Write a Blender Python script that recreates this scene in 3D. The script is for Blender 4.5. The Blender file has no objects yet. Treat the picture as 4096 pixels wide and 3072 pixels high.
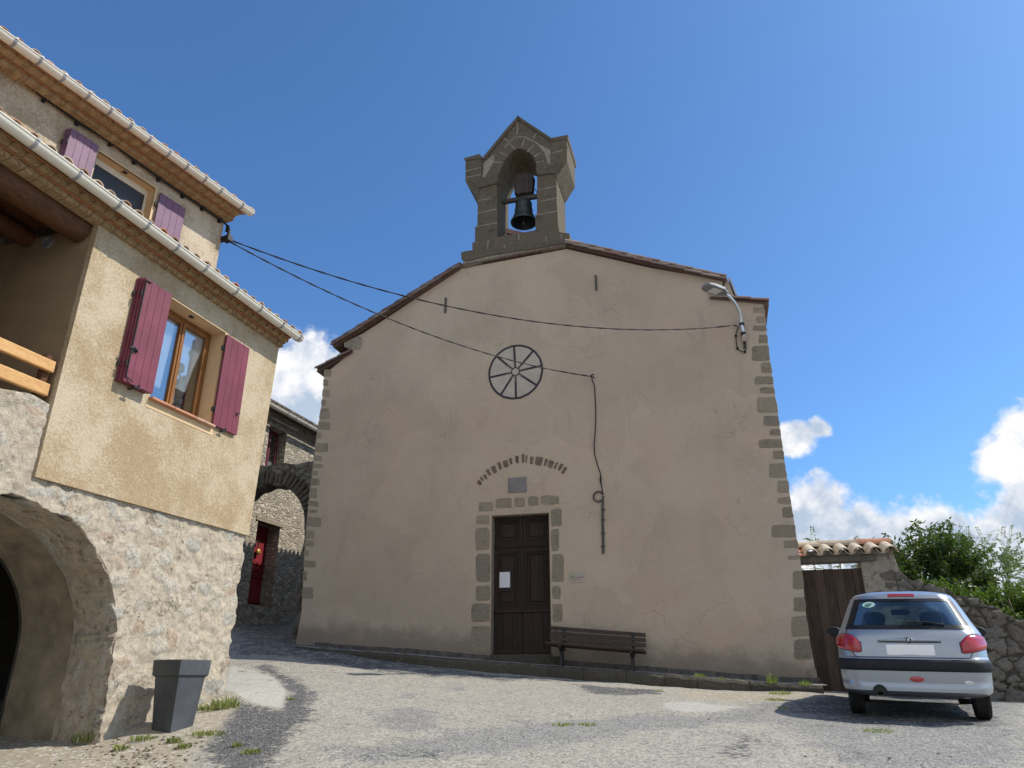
import bpy, bmesh, math, random
import numpy as np
from mathutils import Vector, Matrix, noise
random.seed(7); np.random.seed(7)
SC = bpy.context.scene
COL = SC.collection
R = math.radians

# ------------------------------------------------------------------ camera, sky, sun, exposure
EYE = 1.5
PITCH = R(22.0)
F_PX, W_PX, H_PX = 2900.0, 4096.0, 3072.0
cam_d = bpy.data.cameras.new('camera'); cam = bpy.data.objects.new('camera', cam_d); COL.objects.link(cam)
cam.location = (0, 0, EYE); cam.rotation_euler = (R(90) + PITCH, 0, 0)
cam_d.sensor_width = 36; cam_d.lens = F_PX / W_PX * 36; cam_d.clip_end = 2000; cam_d.clip_start = 0.05
SC.camera = cam

SUN_EL, SUN_AZ = R(48.0), R(1.2)           # azimuth counted from +X towards +Y
S = Vector((math.cos(SUN_EL) * math.cos(SUN_AZ), math.cos(SUN_EL) * math.sin(SUN_AZ), math.sin(SUN_EL)))
sd = bpy.data.lights.new('sun', 'SUN'); sun = bpy.data.objects.new('sun', sd); COL.objects.link(sun)
sd.energy = 5.0; sd.angle = R(0.53); sd.color = (1.0, 0.94, 0.84)
sun.rotation_euler = S.to_track_quat('Z', 'Y').to_euler(); sun.location = (30, 0, 40)
SC.view_settings.view_transform = 'Standard'; SC.view_settings.look = 'None'
SC.view_settings.exposure = 0.0; SC.view_settings.gamma = 1.0
SC.cycles.max_bounces = 8; SC.cycles.transparent_max_bounces = 12

fwd = Vector((0, math.cos(PITCH), math.sin(PITCH))); upv = Vector((0, -math.sin(PITCH), math.cos(PITCH))); rgt = Vector((1, 0, 0))
def ray(x, y): return fwd + rgt * ((x - W_PX / 2) / F_PX) - upv * ((y - H_PX / 2) / F_PX)
def hit(x, y, p0, n):
    d = ray(x, y); o = Vector((0, 0, EYE))
    return o + d * ((p0 - o).dot(n) / d.dot(n))

world = bpy.data.worlds.new('World'); SC.world = world; world.use_nodes = True
def build_world():
    t = world.node_tree; t.nodes.clear(); N = t.nodes.new; L = t.links.new
    out = N('ShaderNodeOutputWorld'); bg = N('ShaderNodeBackground'); bg.inputs['Strength'].default_value = 1.0
    sky = N('ShaderNodeTexSky'); sky.sky_type = 'NISHITA'; sky.sun_disc = False
    sky.sun_elevation = SUN_EL; sky.sun_rotation = R(90) - SUN_AZ; sky.altitude = 900; sky.air_density = 1.0; sky.dust_density = 2.2; sky.ozone_density = 3.0
    tc = N('ShaderNodeTexCoord')
    def math_(op, a, b=None, c=None):
        m = N('ShaderNodeMath'); m.operation = op
        for i, v in enumerate((a, b, c)):
            if v is None: continue
            if isinstance(v, (int, float)): m.inputs[i].default_value = v
            else: L(v, m.inputs[i])
        return m.outputs[0]
    def vm(op, a, b, k=None):
        m = N('ShaderNodeVectorMath'); m.operation = op
        for i, v in enumerate((a, b)):
            if v is None: continue
            if hasattr(v, 'links'): L(v, m.inputs[i])
            else: m.inputs[i].default_value = v
        if k is not None: m.inputs['Scale'].default_value = k
        return m.outputs['Value' if op in ('DISTANCE', 'DOT_PRODUCT', 'LENGTH') else 'Vector']
    def noi(v, sc, det, ro=0.55):
        n = N('ShaderNodeTexNoise'); L(v, n.inputs['Vector']); n.inputs['Scale'].default_value = sc
        n.inputs['Detail'].default_value = det; n.inputs['Roughness'].default_value = ro; return n
    D = tc.outputs['Generated']
    w1 = noi(D, 9, 6)
    sub = vm('SUBTRACT', w1.outputs['Color'], (0.5, 0.5, 0.5))
    Dw = vm('ADD', D, vm('SCALE', sub, None, 0.07))
    # cumulus heads: direction (as seen over the place) and angular radius
    blobs = [(1230, 1560, 250), (1120, 1690, 250), (1340, 1800, 330), (3170, 1775, 100), (3262, 1725, 66), (3100, 1790, 90),
             (3230, 2110, 185), (3420, 2170, 180), (3600, 2215, 170), (3800, 2225, 165), (3960, 2240, 150), (3300, 2250, 260), (3650, 2330, 300), (4000, 2400, 300),
             (4010, 1860, 115), (4120, 1830, 165), (4240, 1880, 260), (4180, 2150, 200), (4600, 2200, 420), (700, 2300, 500)]
    rear = [((.35, -1, .42), .50), ((-.55, -.9, .55), .46), ((-1, -.25, .30), .30), ((1, -.75, .28), .34), ((.0, -.7, .95), .34), ((-.2, -1, .15), .35)]   # clouds added behind the camera, out of view, as neutral fill for the facade
    def field(vec):
        f = None
        for (d, r) in [(ray(x, y).normalized(), q / 3000.0) for x, y, q in blobs] + [(Vector(d).normalized(), q) for d, q in rear]:
            ds = vm('DISTANCE', vec, tuple(d)); r = r * 3000
            b = math_('SUBTRACT', 1.0, math_('DIVIDE', ds, r / 3000.0))
            b = math_('MULTIPLY', b, min(1.0, 0.45 + r / 300.0))
            f = b if f is None else math_('SMOOTH_MAX', f, b, 0.18)
        return f
    fb = noi(D, 22, 9, 0.6).outputs['Fac']
    dens = math_('ADD', field(Dw), math_('MULTIPLY', math_('SUBTRACT', fb, 0.5), 1.0))
    mr = N('ShaderNodeMapRange'); mr.interpolation_type = 'SMOOTHSTEP'; L(dens, mr.inputs[0]); mr.inputs[1].default_value = 0.05; mr.inputs[2].default_value = 0.33
    mask = mr.outputs[0]
    # relief of the heads: thick cores and undersides greyer, rims bright
    fb2 = noi(vm('ADD', Dw, (0.012, 0.0, 0.016)), 22, 6, 0.55).outputs['Fac']
    big = noi(vm('MULTIPLY', Dw, (1, 1, 2.0)), 6.5, 3, 0.5).outputs['Fac']
    sh = math_('ADD', math_('MULTIPLY', math_('SUBTRACT', fb, fb2), 2.2), math_('MULTIPLY', math_('SUBTRACT', big, 0.5), 2.2))
    sh = math_('SUBTRACT', math_('ADD', sh, 0.80), math_('MULTIPLY', math_('MAXIMUM', dens, 0.0), 0.55))
    rp = N('ShaderNodeValToRGB'); L(sh, rp.inputs[0]); e = rp.color_ramp.elements
    e[0].position = 0.1; e[0].color = (0.50, 0.60, 0.75, 1); e[1].position = 0.75; e[1].color = (1.0, 1.0, 1.02, 1)
    m = N('ShaderNodeMix'); m.data_type = 'RGBA'; L(mask, m.inputs[0])
    s1 = vm('MULTIPLY', sky.outputs['Color'], (SKY * .66, SKY * 1.0, SKY * 1.28))
    L(s1, m.inputs[6]); L(rp.outputs[0], m.inputs[7]); L(m.outputs[2], bg.inputs['Color']); L(bg.outputs[0], out.inputs[0])
SKY = 0.15
build_world()

# ------------------------------------------------------------------ small node kit
class Mt:
    def __init__(s, name, rough=0.8, metal=0.0, spec=0.3):
        s.m = bpy.data.materials.new(name); s.m.use_nodes = True; s.t = s.m.node_tree
        s.b = s.t.nodes['Principled BSDF']; s.set(Roughness=rough, Metallic=metal); s.b.inputs['Specular IOR Level'].default_value = spec
        s._oc = None
    def put(s, sock, v):
        if hasattr(v, 'is_linked') or hasattr(v, 'links'): s.t.links.new(v, sock)
        elif isinstance(v, tuple) and len(v) == 3 and sock.type == 'RGBA': sock.default_value = (*v, 1)
        else: sock.default_value = v
    def set(s, **k):
        for n, v in k.items(): s.put(s.b.inputs[n.replace('_', ' ')], v)
        return s
    def n(s, typ, props=None, **k):
        nd = s.t.nodes.new('ShaderNode' + typ)
        for a, v in (props or {}).items(): setattr(nd, a, v)
        for a, v in k.items():
            if v is None: continue
            s.put(nd.inputs[int(a[1:])] if a[0] == 'i' and a[1:].isdigit() else nd.inputs[a.replace('_', ' ')], v)
        return nd
    def oc(s):
        if s._oc is None: s._oc = s.n('TexCoord').outputs['Object']
        return s._oc
    def noise(s, sc, det=4, ro=0.55, vec=None, dist=0.0):
        return s.n('TexNoise', Vector=vec or s.oc(), Scale=sc, Detail=det, Roughness=ro, Distortion=dist).outputs['Fac']
    def ncol(s, sc, det=3, vec=None): return s.n('TexNoise', Vector=vec or s.oc(), Scale=sc, Detail=det).outputs['Color']
    def vor(s, sc, vec=None, feature='F1', out='Distance', rnd=1.0):
        return s.n('TexVoronoi', dict(feature=feature), Vector=vec or s.oc(), Scale=sc, Randomness=rnd).outputs[out]
    def ramp(s, f, *st, interp='LINEAR'):
        r = s.n('ValToRGB', i0=f); e = r.color_ramp.elements; r.color_ramp.interpolation = interp
        while len(e) > len(st): e.remove(e[-1])
        while len(e) < len(st): e.new(0.5)
        for i, (p, c) in enumerate(st):
            e[i].position = p; e[i].color = (*c, 1) if isinstance(c, tuple) else (c, c, c, 1)
        return r.outputs[0]
    def mix(s, f, a, b, mode='MIX'):
        nd = s.n('Mix', dict(data_type='RGBA', blend_type=mode)); s.put(nd.inputs[0], f); s.put(nd.inputs[6], a); s.put(nd.inputs[7], b); return nd.outputs[2]
    def ma(s, op, a, b=0.0, c=0.0): return s.n('Math', dict(operation=op), i0=a, i1=b, i2=c).outputs[0]
    def vm(s, op, a, b=(0, 0, 0), k=None):
        nd = s.n('VectorMath', dict(operation=op), i0=a, i1=b)
        if k is not None: nd.inputs['Scale'].default_value = k
        return nd.outputs['Value' if op in ('DOT_PRODUCT', 'DISTANCE', 'LENGTH') else 'Vector']
    def sstep(s, v, a, b): 
        return s.n('MapRange', dict(interpolation_type='SMOOTHSTEP'), i0=v, i1=a, i2=b).outputs[0]
    def attr(s, name): return s.n('Attribute', dict(attribute_name=name)).outputs['Fac']
    def bump(s, h, strength=0.5, dist=0.02, prev=None):
        nd = s.n('Bump', Height=h, Strength=strength, Distance=dist)
        if prev is not None: s.put(nd.inputs['Normal'], prev)
        s.put(s.b.inputs['Normal'], nd.outputs[0]); return nd.outputs[0]

def plain(name, col, rough=0.6, metal=0.0, spec=0.4, var=0.18, sc=6.0, bump=0.0, bsc=60.0):
    m = Mt(name, rough, metal, spec)
    dk = tuple(c * (1 - var) for c in col); lt = tuple(min(1, c * (1 + var)) for c in col)
    m.set(Base_Color=m.ramp(m.noise(sc, 5, 0.6), (0.3, dk), (0.7, lt)))
    if bump: m.bump(m.noise(bsc, 3), bump, 0.01)
    return m.m
MAT = {}
# ------------------------------------------------------------------ mesh kit
LOC = {}            # world position of every object made, so that children can be written in world coordinates
class MB:
    def __init__(s): s.v = []; s.f = []; s.t = []
    def add(s, vs, fs, tint=0.5):
        o = len(s.v); s.v += [tuple(v) for v in vs]; s.f += [tuple(i + o for i in f) for f in fs]; s.t += [tint] * len(fs); return s
    def quad(s, *p, tint=0.5): return s.add(p, [tuple(range(len(p)))], tint)
    def hexa(s, p, tint=0.5):   # 8 points: bottom ring 0-3, top ring 4-7
        return s.add(p, [(3, 2, 1, 0), (4, 5, 6, 7), (0, 1, 5, 4), (1, 2, 6, 5), (2, 3, 7, 6), (3, 0, 4, 7)], tint)
    def box(s, fr, u0, u1, o0, o1, z0, z1, tint=0.5):
        P = fr.P
        return s.hexa([P(u0, o0, z0), P(u1, o0, z0), P(u1, o1, z0), P(u0, o1, z0), P(u0, o0, z1), P(u1, o0, z1), P(u1, o1, z1), P(u0, o1, z1)], tint)
    def prism(s, pts, vec, tint=0.5, caps=True):
        n = len(pts); a = [Vector(p) for p in pts]; b = [p + Vector(vec) for p in a]
        fs = [(i, (i + 1) % n, n + (i + 1) % n, n + i) for i in range(n)]
        if caps: fs += [tuple(range(n - 1, -1, -1)), tuple(range(n, 2 * n))]
        return s.add(a + b, fs, tint)
    def loft(s, rings, closed=True, caps=True, tint=0.5):
        n = len(rings[0]); vs = [v for r in rings for v in r]; fs = []
        for i in range(len(rings) - 1):
            for j in range(n if closed else n - 1):
                k = (j + 1) % n; fs.append((i * n + j, i * n + k, (i + 1) * n + k, (i + 1) * n + j))
        if caps: fs += [tuple(range(n - 1, -1, -1)), tuple(range((len(rings) - 1) * n, len(rings) * n))]
        return s.add(vs, fs, tint)
    def tube(s, pts, r, seg=8, tint=0.5, caps=True):
        pts = [Vector(p) for p in pts]; rs = r if isinstance(r, (list, tuple)) else [r] * len(pts); rings = []; up = None
        for i, p in enumerate(pts):
            d = (pts[min(i + 1, len(pts) - 1)] - pts[max(i - 1, 0)]).normalized()
            if up is None: up = d.orthogonal().normalized()
            x = (up - d * up.dot(d)).normalized(); up = x; y = d.cross(x)
            rings.append([p + (x * math.cos(2 * math.pi * k / seg) + y * math.sin(2 * math.pi * k / seg)) * rs[i] for k in range(seg)])
        return s.loft(rings, True, caps, tint)
    def lathe(s, c, ax, prof, seg=24, tint=0.5, caps=False):   # prof: (radius, height along ax)
        ax = Vector(ax).normalized(); x = ax.orthogonal().normalized(); y = ax.cross(x); c = Vector(c)
        return s.loft([[c + ax * h + (x * math.cos(2 * math.pi * k / seg) + y * math.sin(2 * math.pi * k / seg)) * r for k in range(seg)] for r, h in prof], True, caps, tint)
    def build(s, name, mat, parent=None, smooth=False, bevel=0.0, flip=True, attrs=None, sharp=None):
        v = np.array(s.v, float)
        if parent is not None: base = Vector(LOC[parent.name])
        else:
            lo, hi = v.min(0), v.max(0); base = Vector(((lo[0] + hi[0]) / 2, (lo[1] + hi[1]) / 2, lo[2]))
        me = bpy.data.meshes.new(name); me.from_pydata((v - np.array(base)).tolist(), [], s.f)
        a = me.attributes.new('tint', 'FLOAT', 'FACE'); a.data.foreach_set('value', np.array(s.t, np.float32))
        for an, av in (attrs or {}).items():
            a = me.attributes.new(an, 'FLOAT', 'POINT'); a.data.foreach_set('value', np.array(av, np.float32))
        if flip:
            bm = bmesh.new(); bm.from_mesh(me); bmesh.ops.recalc_face_normals(bm, faces=bm.faces); bm.to_mesh(me); bm.free()
        me.materials.append(MAT[mat] if isinstance(mat, str) else mat)
        if smooth:
            me.polygons.foreach_set('use_smooth', [True] * len(me.polygons))
            if sharp: me.set_sharp_from_angle(angle=R(sharp))
        o = bpy.data.objects.new(name, me); COL.objects.link(o)
        if parent is not None: o.parent = parent
        else: o.location = base
        LOC[o.name] = tuple(base)
        if bevel: 
            b = o.modifiers.new('bevel', 'BEVEL'); b.width = bevel; b.segments = 2; b.limit_method = 'ANGLE'; b.angle_limit = R(40)
        return o
def tag(o, label=None, cat=None, group=None, kind=None):
    if label: o['label'] = label
    if cat: o['category'] = cat
    if group: o['group'] = group
    if kind: o['kind'] = kind
    return o
def thing(name, label, cat, loc, group=None):
    o = bpy.data.objects.new(name, None); COL.objects.link(o); o.location = loc; LOC[o.name] = tuple(loc); o.empty_display_size = 0.2
    return tag(o, label, cat, group)
class Fr:          # a wall frame: u along the wall, off out of it, z up (absolute)
    def __init__(s, o, e, n): s.o = Vector(o); s.o.z = 0; s.e = Vector(e); s.n = Vector(n)
    def P(s, u, off, z): return s.o + s.e * u + s.n * off + Vector((0, 0, z))
    def px(s, x, y, off=0.0):
        w = hit(x, y, s.o + s.n * off, s.n); d = w - s.o; return (d.dot(s.e), w.z)
    def at(s, x, y, off=0.0): return hit(x, y, s.o + s.n * off, s.n)
def wframe(yaw_e, n_sign, anchor, dist):
    pass
yc, yh, yu = R(15.2), R(17.7), R(26.2)
r0 = ray(2083, 2620); pc = r0 * (15.5 / r0.y)
CH = Fr(pc, (math.cos(yc), -math.sin(yc), 0), (-math.sin(yc), -math.cos(yc), 0))
r0 = ray(935, 2690); ph = r0 * (10.35 / r0.y)
HS = Fr(ph, (math.sin(yh), math.cos(yh), 0), (math.cos(yh), -math.sin(yh), 0))
pu = hit(870, 1040, HS.o - HS.n * 1.15, HS.n)
UP = Fr(pu, (math.sin(yu), math.cos(yu), 0), (math.cos(yu), -math.sin(yu), 0))
K = 1.15
def Z(z): return 1.5 + (z - 1.5) * K
def lerp(a, b, t): return a + (b - a) * t
def interp(x, pts):
    return float(np.interp(x, [p[0] for p in pts], [p[1] for p in pts]))
def rnd(a, b): return random.uniform(a, b)
def chaikin(p, it=2):
    for _ in range(it):
        q = []
        for i in range(len(p)):
            a, b = p[i], p[(i + 1) % len(p)]
            q += [(a[0] * .75 + b[0] * .25, a[1] * .75 + b[1] * .25), (a[0] * .25 + b[0] * .75, a[1] * .25 + b[1] * .75)]
        p = q
    return p
def stone(mb, fr, poly, o0, o1, jit=0.012, tint=None):   # a rounded uneven block face standing proud of a wall
    p = []
    for i in range(len(poly)):
        a, b, c_ = poly[i - 1], poly[i], poly[(i + 1) % len(poly)]; k1, k2 = rnd(.06, .24), rnd(.06, .24)
        p += [(lerp(b[0], a[0], k1), lerp(b[1], a[1], k1)), (lerp(b[0], (a[0] + c_[0]) / 2, .09), lerp(b[1], (a[1] + c_[1]) / 2, .09)), (lerp(b[0], c_[0], k2), lerp(b[1], c_[1], k2)), (lerp(b[0], c_[0], .5), lerp(b[1], c_[1], .5))]
    cx = sum(a[0] for a in p) / len(p); cz = sum(a[1] for a in p) / len(p)
    p = [(x + rnd(-jit, jit), z + rnd(-jit, jit)) for x, z in p]
    sc = lambda k: [(cx + (x - cx) * k, cz + (z - cz) * k) for x, z in p]
    t = rnd(0.2, 0.8) if tint is None else tint
    mb.loft([[fr.P(x, o0, z) for x, z in p], [fr.P(x, lerp(o0, o1, .6), z) for x, z in p], [fr.P(x, o1, z) for x, z in sc(0.96)]], True, True, t)
def panel(mb, fr, us, zs, off, holes, depth, warp=None, tint=0.5):   # wall face with rectangular holes and their reveals
    W = warp or (lambda u, z: (u, z)); P = lambda u, o, z: fr.P(W(u, z)[0], o, W(u, z)[1])
    us = sorted(set(us + [h[i] for h in holes for i in (0, 1)])); zs = sorted(set(zs + [h[i] for h in holes for i in (2, 3)]))
    for a, b in zip(us, us[1:]):
        for c, d in zip(zs, zs[1:]):
            m = ((a + b) / 2, (c + d) / 2)
            if any(h[0] < m[0] < h[1] and h[2] < m[1] < h[3] for h in holes): continue
            mb.quad(P(a, off, c), P(b, off, c), P(b, off, d), P(a, off, d), tint=tint)
def reveal(mb, fr, h, off, depth, warp=None, tint=0.5):
    W = warp or (lambda u, z: (u, z)); P = lambda u, o, z: fr.P(W(u, z)[0], o, W(u, z)[1])
    a, b, c, d = h
    for (p, q) in (((a, c), (b, c)), ((b, c), (b, d)), ((b, d), (a, d)), ((a, d), (a, c))):
        mb.quad(P(p[0], off, p[1]), P(q[0], off, q[1]), P(q[0], off - depth, q[1]), P(p[0], off - depth, p[1]), tint=tint)
def text_mesh(name, body, size, depth, mat, parent, mtx):   # lettering as a mesh; mtx places it in world space
    cu = bpy.data.curves.new(name, 'FONT'); cu.body = body; cu.size = size; cu.extrude = depth; cu.align_x = 'CENTER'; cu.align_y = 'CENTER'; cu.resolution_u = 3
    tmp = bpy.data.objects.new(name + '_curve', cu); COL.objects.link(tmp)
    dg = bpy.context.evaluated_depsgraph_get(); me = bpy.data.meshes.new_from_object(tmp.evaluated_get(dg)); bpy.data.objects.remove(tmp); bpy.data.curves.remove(cu)
    base = Vector(LOC[parent.name]); me.transform(Matrix.Translation(-base) @ mtx); me.materials.clear(); me.materials.append(MAT[mat])
    o = bpy.data.objects.new(name, me); COL.objects.link(o); o.parent = parent; LOC[o.name] = tuple(base); return o

# ------------------------------------------------------------------ terrain heights
CTL = np.array([(0, 0, 0), (-4, 0, 0), (6, 0, -.05), (-8, 4, .35), (-2, 7, .77), (0, 7, .78), (3, 7, .76), (9, 8, .83), (9.5, 4, .35), (-4.31, 8.41, .86), (-4.21, 8.72, .96), (-3.89, 9.73, 1.13),
  (-3.8, 10.01, 1.19), (-3.73, 10.22, 1.25), (-6, 8.6, .85), (-2.48, 15.29, 1.80), (-.62, 14.78, 1.60), (1.55, 14.19, 1.43), (2.99, 13.8, 1.32), (4.17, 13.48, 1.26), (4.97, 13.27, 1.25), (-4.69, 16.82, 2.16), (-3.9, 15.7, 1.98),
  (-7.45, 20.8, 2.80), (-6.6, 23.5, 3.05), (4.49, 10.38, 1.06), (5.75, 9.76, 1.02), (6.82, 11.95, 1.115), (5.56, 12.57, 1.15), (4.2, 11.2, 1.14), (8.65, 13.0, 1.09), (6.8, 13.5, 1.15), (12, 12, 1.05), (-9, 12, 1.7), (-6, 14, 1.75), (-2.9, 11.5, 1.38), (0, 11, 1.2), (2.5, 11, 1.18)], float)
def tps_fit(P):
    n = len(P); d = np.linalg.norm(P[:, None, :2] - P[None, :, :2], axis=2); Kk = np.where(d > 0, d * d * np.log(d + 1e-12), 0) + np.eye(n) * 0.004
    Q = np.c_[np.ones(n), P[:, :2]]; A = np.block([[Kk, Q], [Q.T, np.zeros((3, 3))]]); return np.linalg.solve(A, np.r_[P[:, 2], 0, 0, 0])
TW = tps_fit(CTL)
def gz(x, y):
    x = np.asarray(x, float); y = np.asarray(y, float); sh = x.shape; q = np.c_[x.ravel(), y.ravel()]
    out = np.zeros(len(q))
    for i in range(0, len(q), 20000):
        b = q[i:i + 20000]; d = np.linalg.norm(b[:, None] - CTL[None, :, :2], axis=2)
        z = np.where(d > 0, d * d * np.log(d + 1e-12), 0) @ TW[:-3] + TW[-3] + b @ TW[-2:]
        far = np.maximum(np.maximum(np.abs(b[:, 0]) - 10, 0), np.maximum(np.maximum(b[:, 1] - 24, -b[:, 1]), 0))
        k = np.exp(-far / 5.0); pl = np.clip(0.10 * b[:, 1], -2.0, 3.0)
        out[i:i + 20000] = z * k + pl * (1 - k)
    return out.reshape(sh)
def g1(x, y): return float(gz(np.array([x]), np.array([y]))[0])
def ground_at(px, py):                      # where a sight line meets the ground
    d = ray(px, py); lo, hi = 2.0, 40.0; prev = None
    for k in range(400):
        t = 4 + k * 0.05; p = Vector((0, 0, EYE)) + d * t
        if p.z <= g1(p.x, p.y): return Vector((p.x, p.y, g1(p.x, p.y)))
    return None
# ------------------------------------------------------------------ materials
def mats():
    # church render: pale rose-grey lime plaster, clouded, hairline cracks, damp stains near the foot
    m = Mt('lime_render', 0.92, spec=0.15)
    b = m.ramp(m.noise(0.55, 5, 0.6), (0.26, (0.405, 0.330, 0.252)), (0.5, (0.465, 0.382, 0.295)), (0.74, (0.51, 0.422, 0.328)))
    rosy = m.sstep(m.noise(1.1, 4, 0.6, vec=m.vm('ADD', m.oc(), (7, 3, 1))), 0.5, 0.72)
    b = m.mix(m.ma('MULTIPLY', rosy, 0.75), b, (0.49, 0.375, 0.283))
    st = m.vm('MULTIPLY', m.oc(), (1.4, 1.4, 0.35)); b = m.mix(m.ma('MULTIPLY', m.sstep(m.noise(2.2, 5, 0.65, vec=st), 0.52, 0.8), 0.45), b, (0.35, 0.282, 0.22))
    b = m.mix(m.ma('MULTIPLY', m.sstep(m.noise(22, 5, 0.75), 0.50, 0.72), 0.28), b, (0.30, 0.25, 0.205))
    b = m.mix(m.ma('MULTIPLY', m.sstep(m.noise(3.4, 6, 0.7, vec=m.vm('ADD', m.oc(), (1, 9, 4))), 0.54, 0.72), 0.30), b, (0.50, 0.42, 0.34))
    hgt = m.ma('ADD', m.vm('DOT_PRODUCT', m.oc(), (0.083 * math.cos(yc), -0.083 * math.sin(yc), 1.0)), -0.0)
    foot = m.ma('SUBTRACT', 1.0, m.sstep(m.ma('ADD', hgt, m.ma('MULTIPLY', m.noise(1.7, 5, 0.65), -0.95)), -0.44, 0.06))
    b = m.mix(m.ma('MULTIPLY', foot, 0.58), b, (0.13, 0.117, 0.10))
    cel = m.n('SeparateColor', i0=m.vor(0.62, vec=m.vm('ADD', m.oc(), m.vm('SCALE', m.ncol(1.2, 6), None, 1.1)), out='Color')).outputs[0]
    b = m.mix(1.0, b, m.ramp(cel, (0.0, (0.945, 0.94, 0.935)), (0.5, (1.0, 1.0, 1.0)), (1.0, (1.04, 1.035, 1.02))), 'MULTIPLY')
    ck = m.vor(0.9, vec=m.vm('ADD', m.oc(), m.vm('SCALE', m.ncol(1.8, 5), None, 0.9)), feature='DISTANCE_TO_EDGE')
    crack = m.ma('MULTIPLY', m.ma('SUBTRACT', 1.0, m.sstep(ck, 0.0, 0.010)), m.sstep(m.noise(0.8, 2), 0.50, 0.58))
    b = m.mix(m.ma('MULTIPLY', crack, 0.32), b, (0.16, 0.13, 0.11))
    pit = m.sstep(m.noise(16, 2, 0.5), 0.74, 0.80); b = m.mix(m.ma('MULTIPLY', pit, 0.4), b, (0.18, 0.15, 0.13))
    m.set(Base_Color=b); n1 = m.bump(m.noise(2.6, 6, 0.65), 0.6, 0.05); m.bump(m.noise(40, 5, 0.75), 0.45, 0.010, n1); MAT['render'] = m.m
    # house crepi: ochre roughcast with paler scraped clouds
    def crepi(name, a, c, big):
        m = Mt(name, 0.95, spec=0.1)
        f = m.ma('ADD', m.ma('MULTIPLY', m.noise(1.2, 5, 0.65), 1.2), m.ma('MULTIPLY', m.noise(38, 5, 0.75), 1.0))
        mk = m.sstep(f, 0.93 - big, 1.29 - big); b = m.mix(mk, a, c)
        b = m.mix(m.ma('MULTIPLY', m.sstep(m.noise(70, 3, 0.7), 0.52, 0.7), 0.35), b, tuple(x * 0.72 for x in a))
        m.set(Base_Color=b); n1 = m.bump(m.noise(24, 4, 0.65), 0.55, 0.022); m.bump(m.noise(85, 3, 0.7), 0.55, 0.010, n1); MAT[name] = m.m
    crepi('crepi', (0.345, 0.252, 0.145), (0.50, 0.415, 0.295), 0.02)
    crepi('crepi_grey', (0.34, 0.262, 0.17), (0.56, 0.475, 0.36), 0.08)
    MAT['smooth_render'] = plain('smooth_render', (0.60, 0.43, 0.25), 0.9, var=0.08, sc=4, bump=0.15, bsc=90)
    # rubble with geometry attributes: stones in wide lime pointing
    def rubble(name, mort, cols, mk):
        m = Mt(name, 0.93, spec=0.12)
        s = m.ramp(m.attr('cell'), *[(i / (len(cols) - 1), c) for i, c in enumerate(cols)])
        gr = m.noise(24, 6, 0.68); s = m.mix(m.ma('MULTIPLY', m.sstep(gr, 0.42, 0.68), 0.65), s, tuple(x * 0.52 for x in cols[0]))
        s = m.mix(m.ma('MULTIPLY', m.sstep(m.noise(7, 5, 0.6), 0.5, 0.75), 0.5), s, cols[-1])
        mo = m.mix(m.sstep(m.noise(9, 7, 0.75), 0.40, 0.62), mort, tuple(x * 0.72 for x in mort))
        f = m.ma('ADD', m.attr('mortar'), m.ma('MULTIPLY', m.ma('SUBTRACT', m.noise(6, 6, 0.65), 0.5), mk))
        b = m.mix(m.sstep(f, 0.38, 0.62), s, mo)
        b = m.mix(m.ma('MULTIPLY', m.sstep(m.noise(48, 5, 0.75), 0.56, 0.70), 0.55), b, tuple(x * 0.42 for x in mort))
        rid = m.ma('ABSOLUTE', m.ma('SUBTRACT', m.noise(5.5, 7, 0.62, dist=0.8), 0.5)); cre = m.ma('MULTIPLY', m.ma('SUBTRACT', 1.0, m.sstep(rid, 0.0, 0.022)), m.sstep(m.noise(4.0, 3, vec=m.vm('ADD', m.oc(), (4, 4, 4))), 0.56, 0.66))
        b = m.mix(m.ma('MULTIPLY', cre, 0.5), b, tuple(x * 0.3 for x in mort))
        m.set(Base_Color=b); n0 = m.bump(m.ma('MULTIPLY', cre, -1.0), 0.8, 0.03); n1 = m.bump(m.noise(14, 7, 0.75), 0.9, 0.035, n0); m.bump(m.noise(60, 5, 0.75), 0.75, 0.014, n1); MAT[name] = m.m
    rubble('rubble', (0.575, 0.495, 0.38), [(0.46, 0.405, 0.32), (0.53, 0.435, 0.325), (0.55, 0.505, 0.42), (0.50, 0.375, 0.27), (0.55, 0.51, 0.43), (0.40, 0.375, 0.33)], 1.2)
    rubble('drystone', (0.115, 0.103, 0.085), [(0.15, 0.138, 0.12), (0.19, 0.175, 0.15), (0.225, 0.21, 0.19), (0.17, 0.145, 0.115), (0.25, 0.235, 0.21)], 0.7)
    rubble('pillar_rubble', (0.36, 0.32, 0.265), [(0.15, 0.135, 0.115), (0.22, 0.20, 0.175), (0.19, 0.15, 0.115)], 0.35)
    def flat_rubble(name, mort, c1, c2, sc, stretch):
        m = Mt(name, 0.93, spec=0.12)
        v = m.vm('MULTIPLY', m.vm('ADD', m.oc(), m.vm('SCALE', m.ncol(4, 5), None, 0.26)), (1, 1, stretch))
        ed = m.vor(sc, v, 'DISTANCE_TO_EDGE'); cc = m.n('SeparateColor', i0=m.vor(sc, v, 'F1', 'Color')).outputs[0]
        s = m.ramp(cc, (0.0, c1), (0.6, c2), (1.0, tuple(x * 1.25 for x in c2)))
        s = m.mix(m.ma('MULTIPLY', m.sstep(m.noise(25, 5, 0.65), 0.45, 0.7), 0.5), s, tuple(x * 0.6 for x in c1))
        b = m.mix(m.sstep(m.ma('ADD', ed, m.ma('MULTIPLY', m.ma('SUBTRACT', m.noise(12, 4), 0.5), 0.12)), 0.03, 0.10), mort, s)
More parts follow.
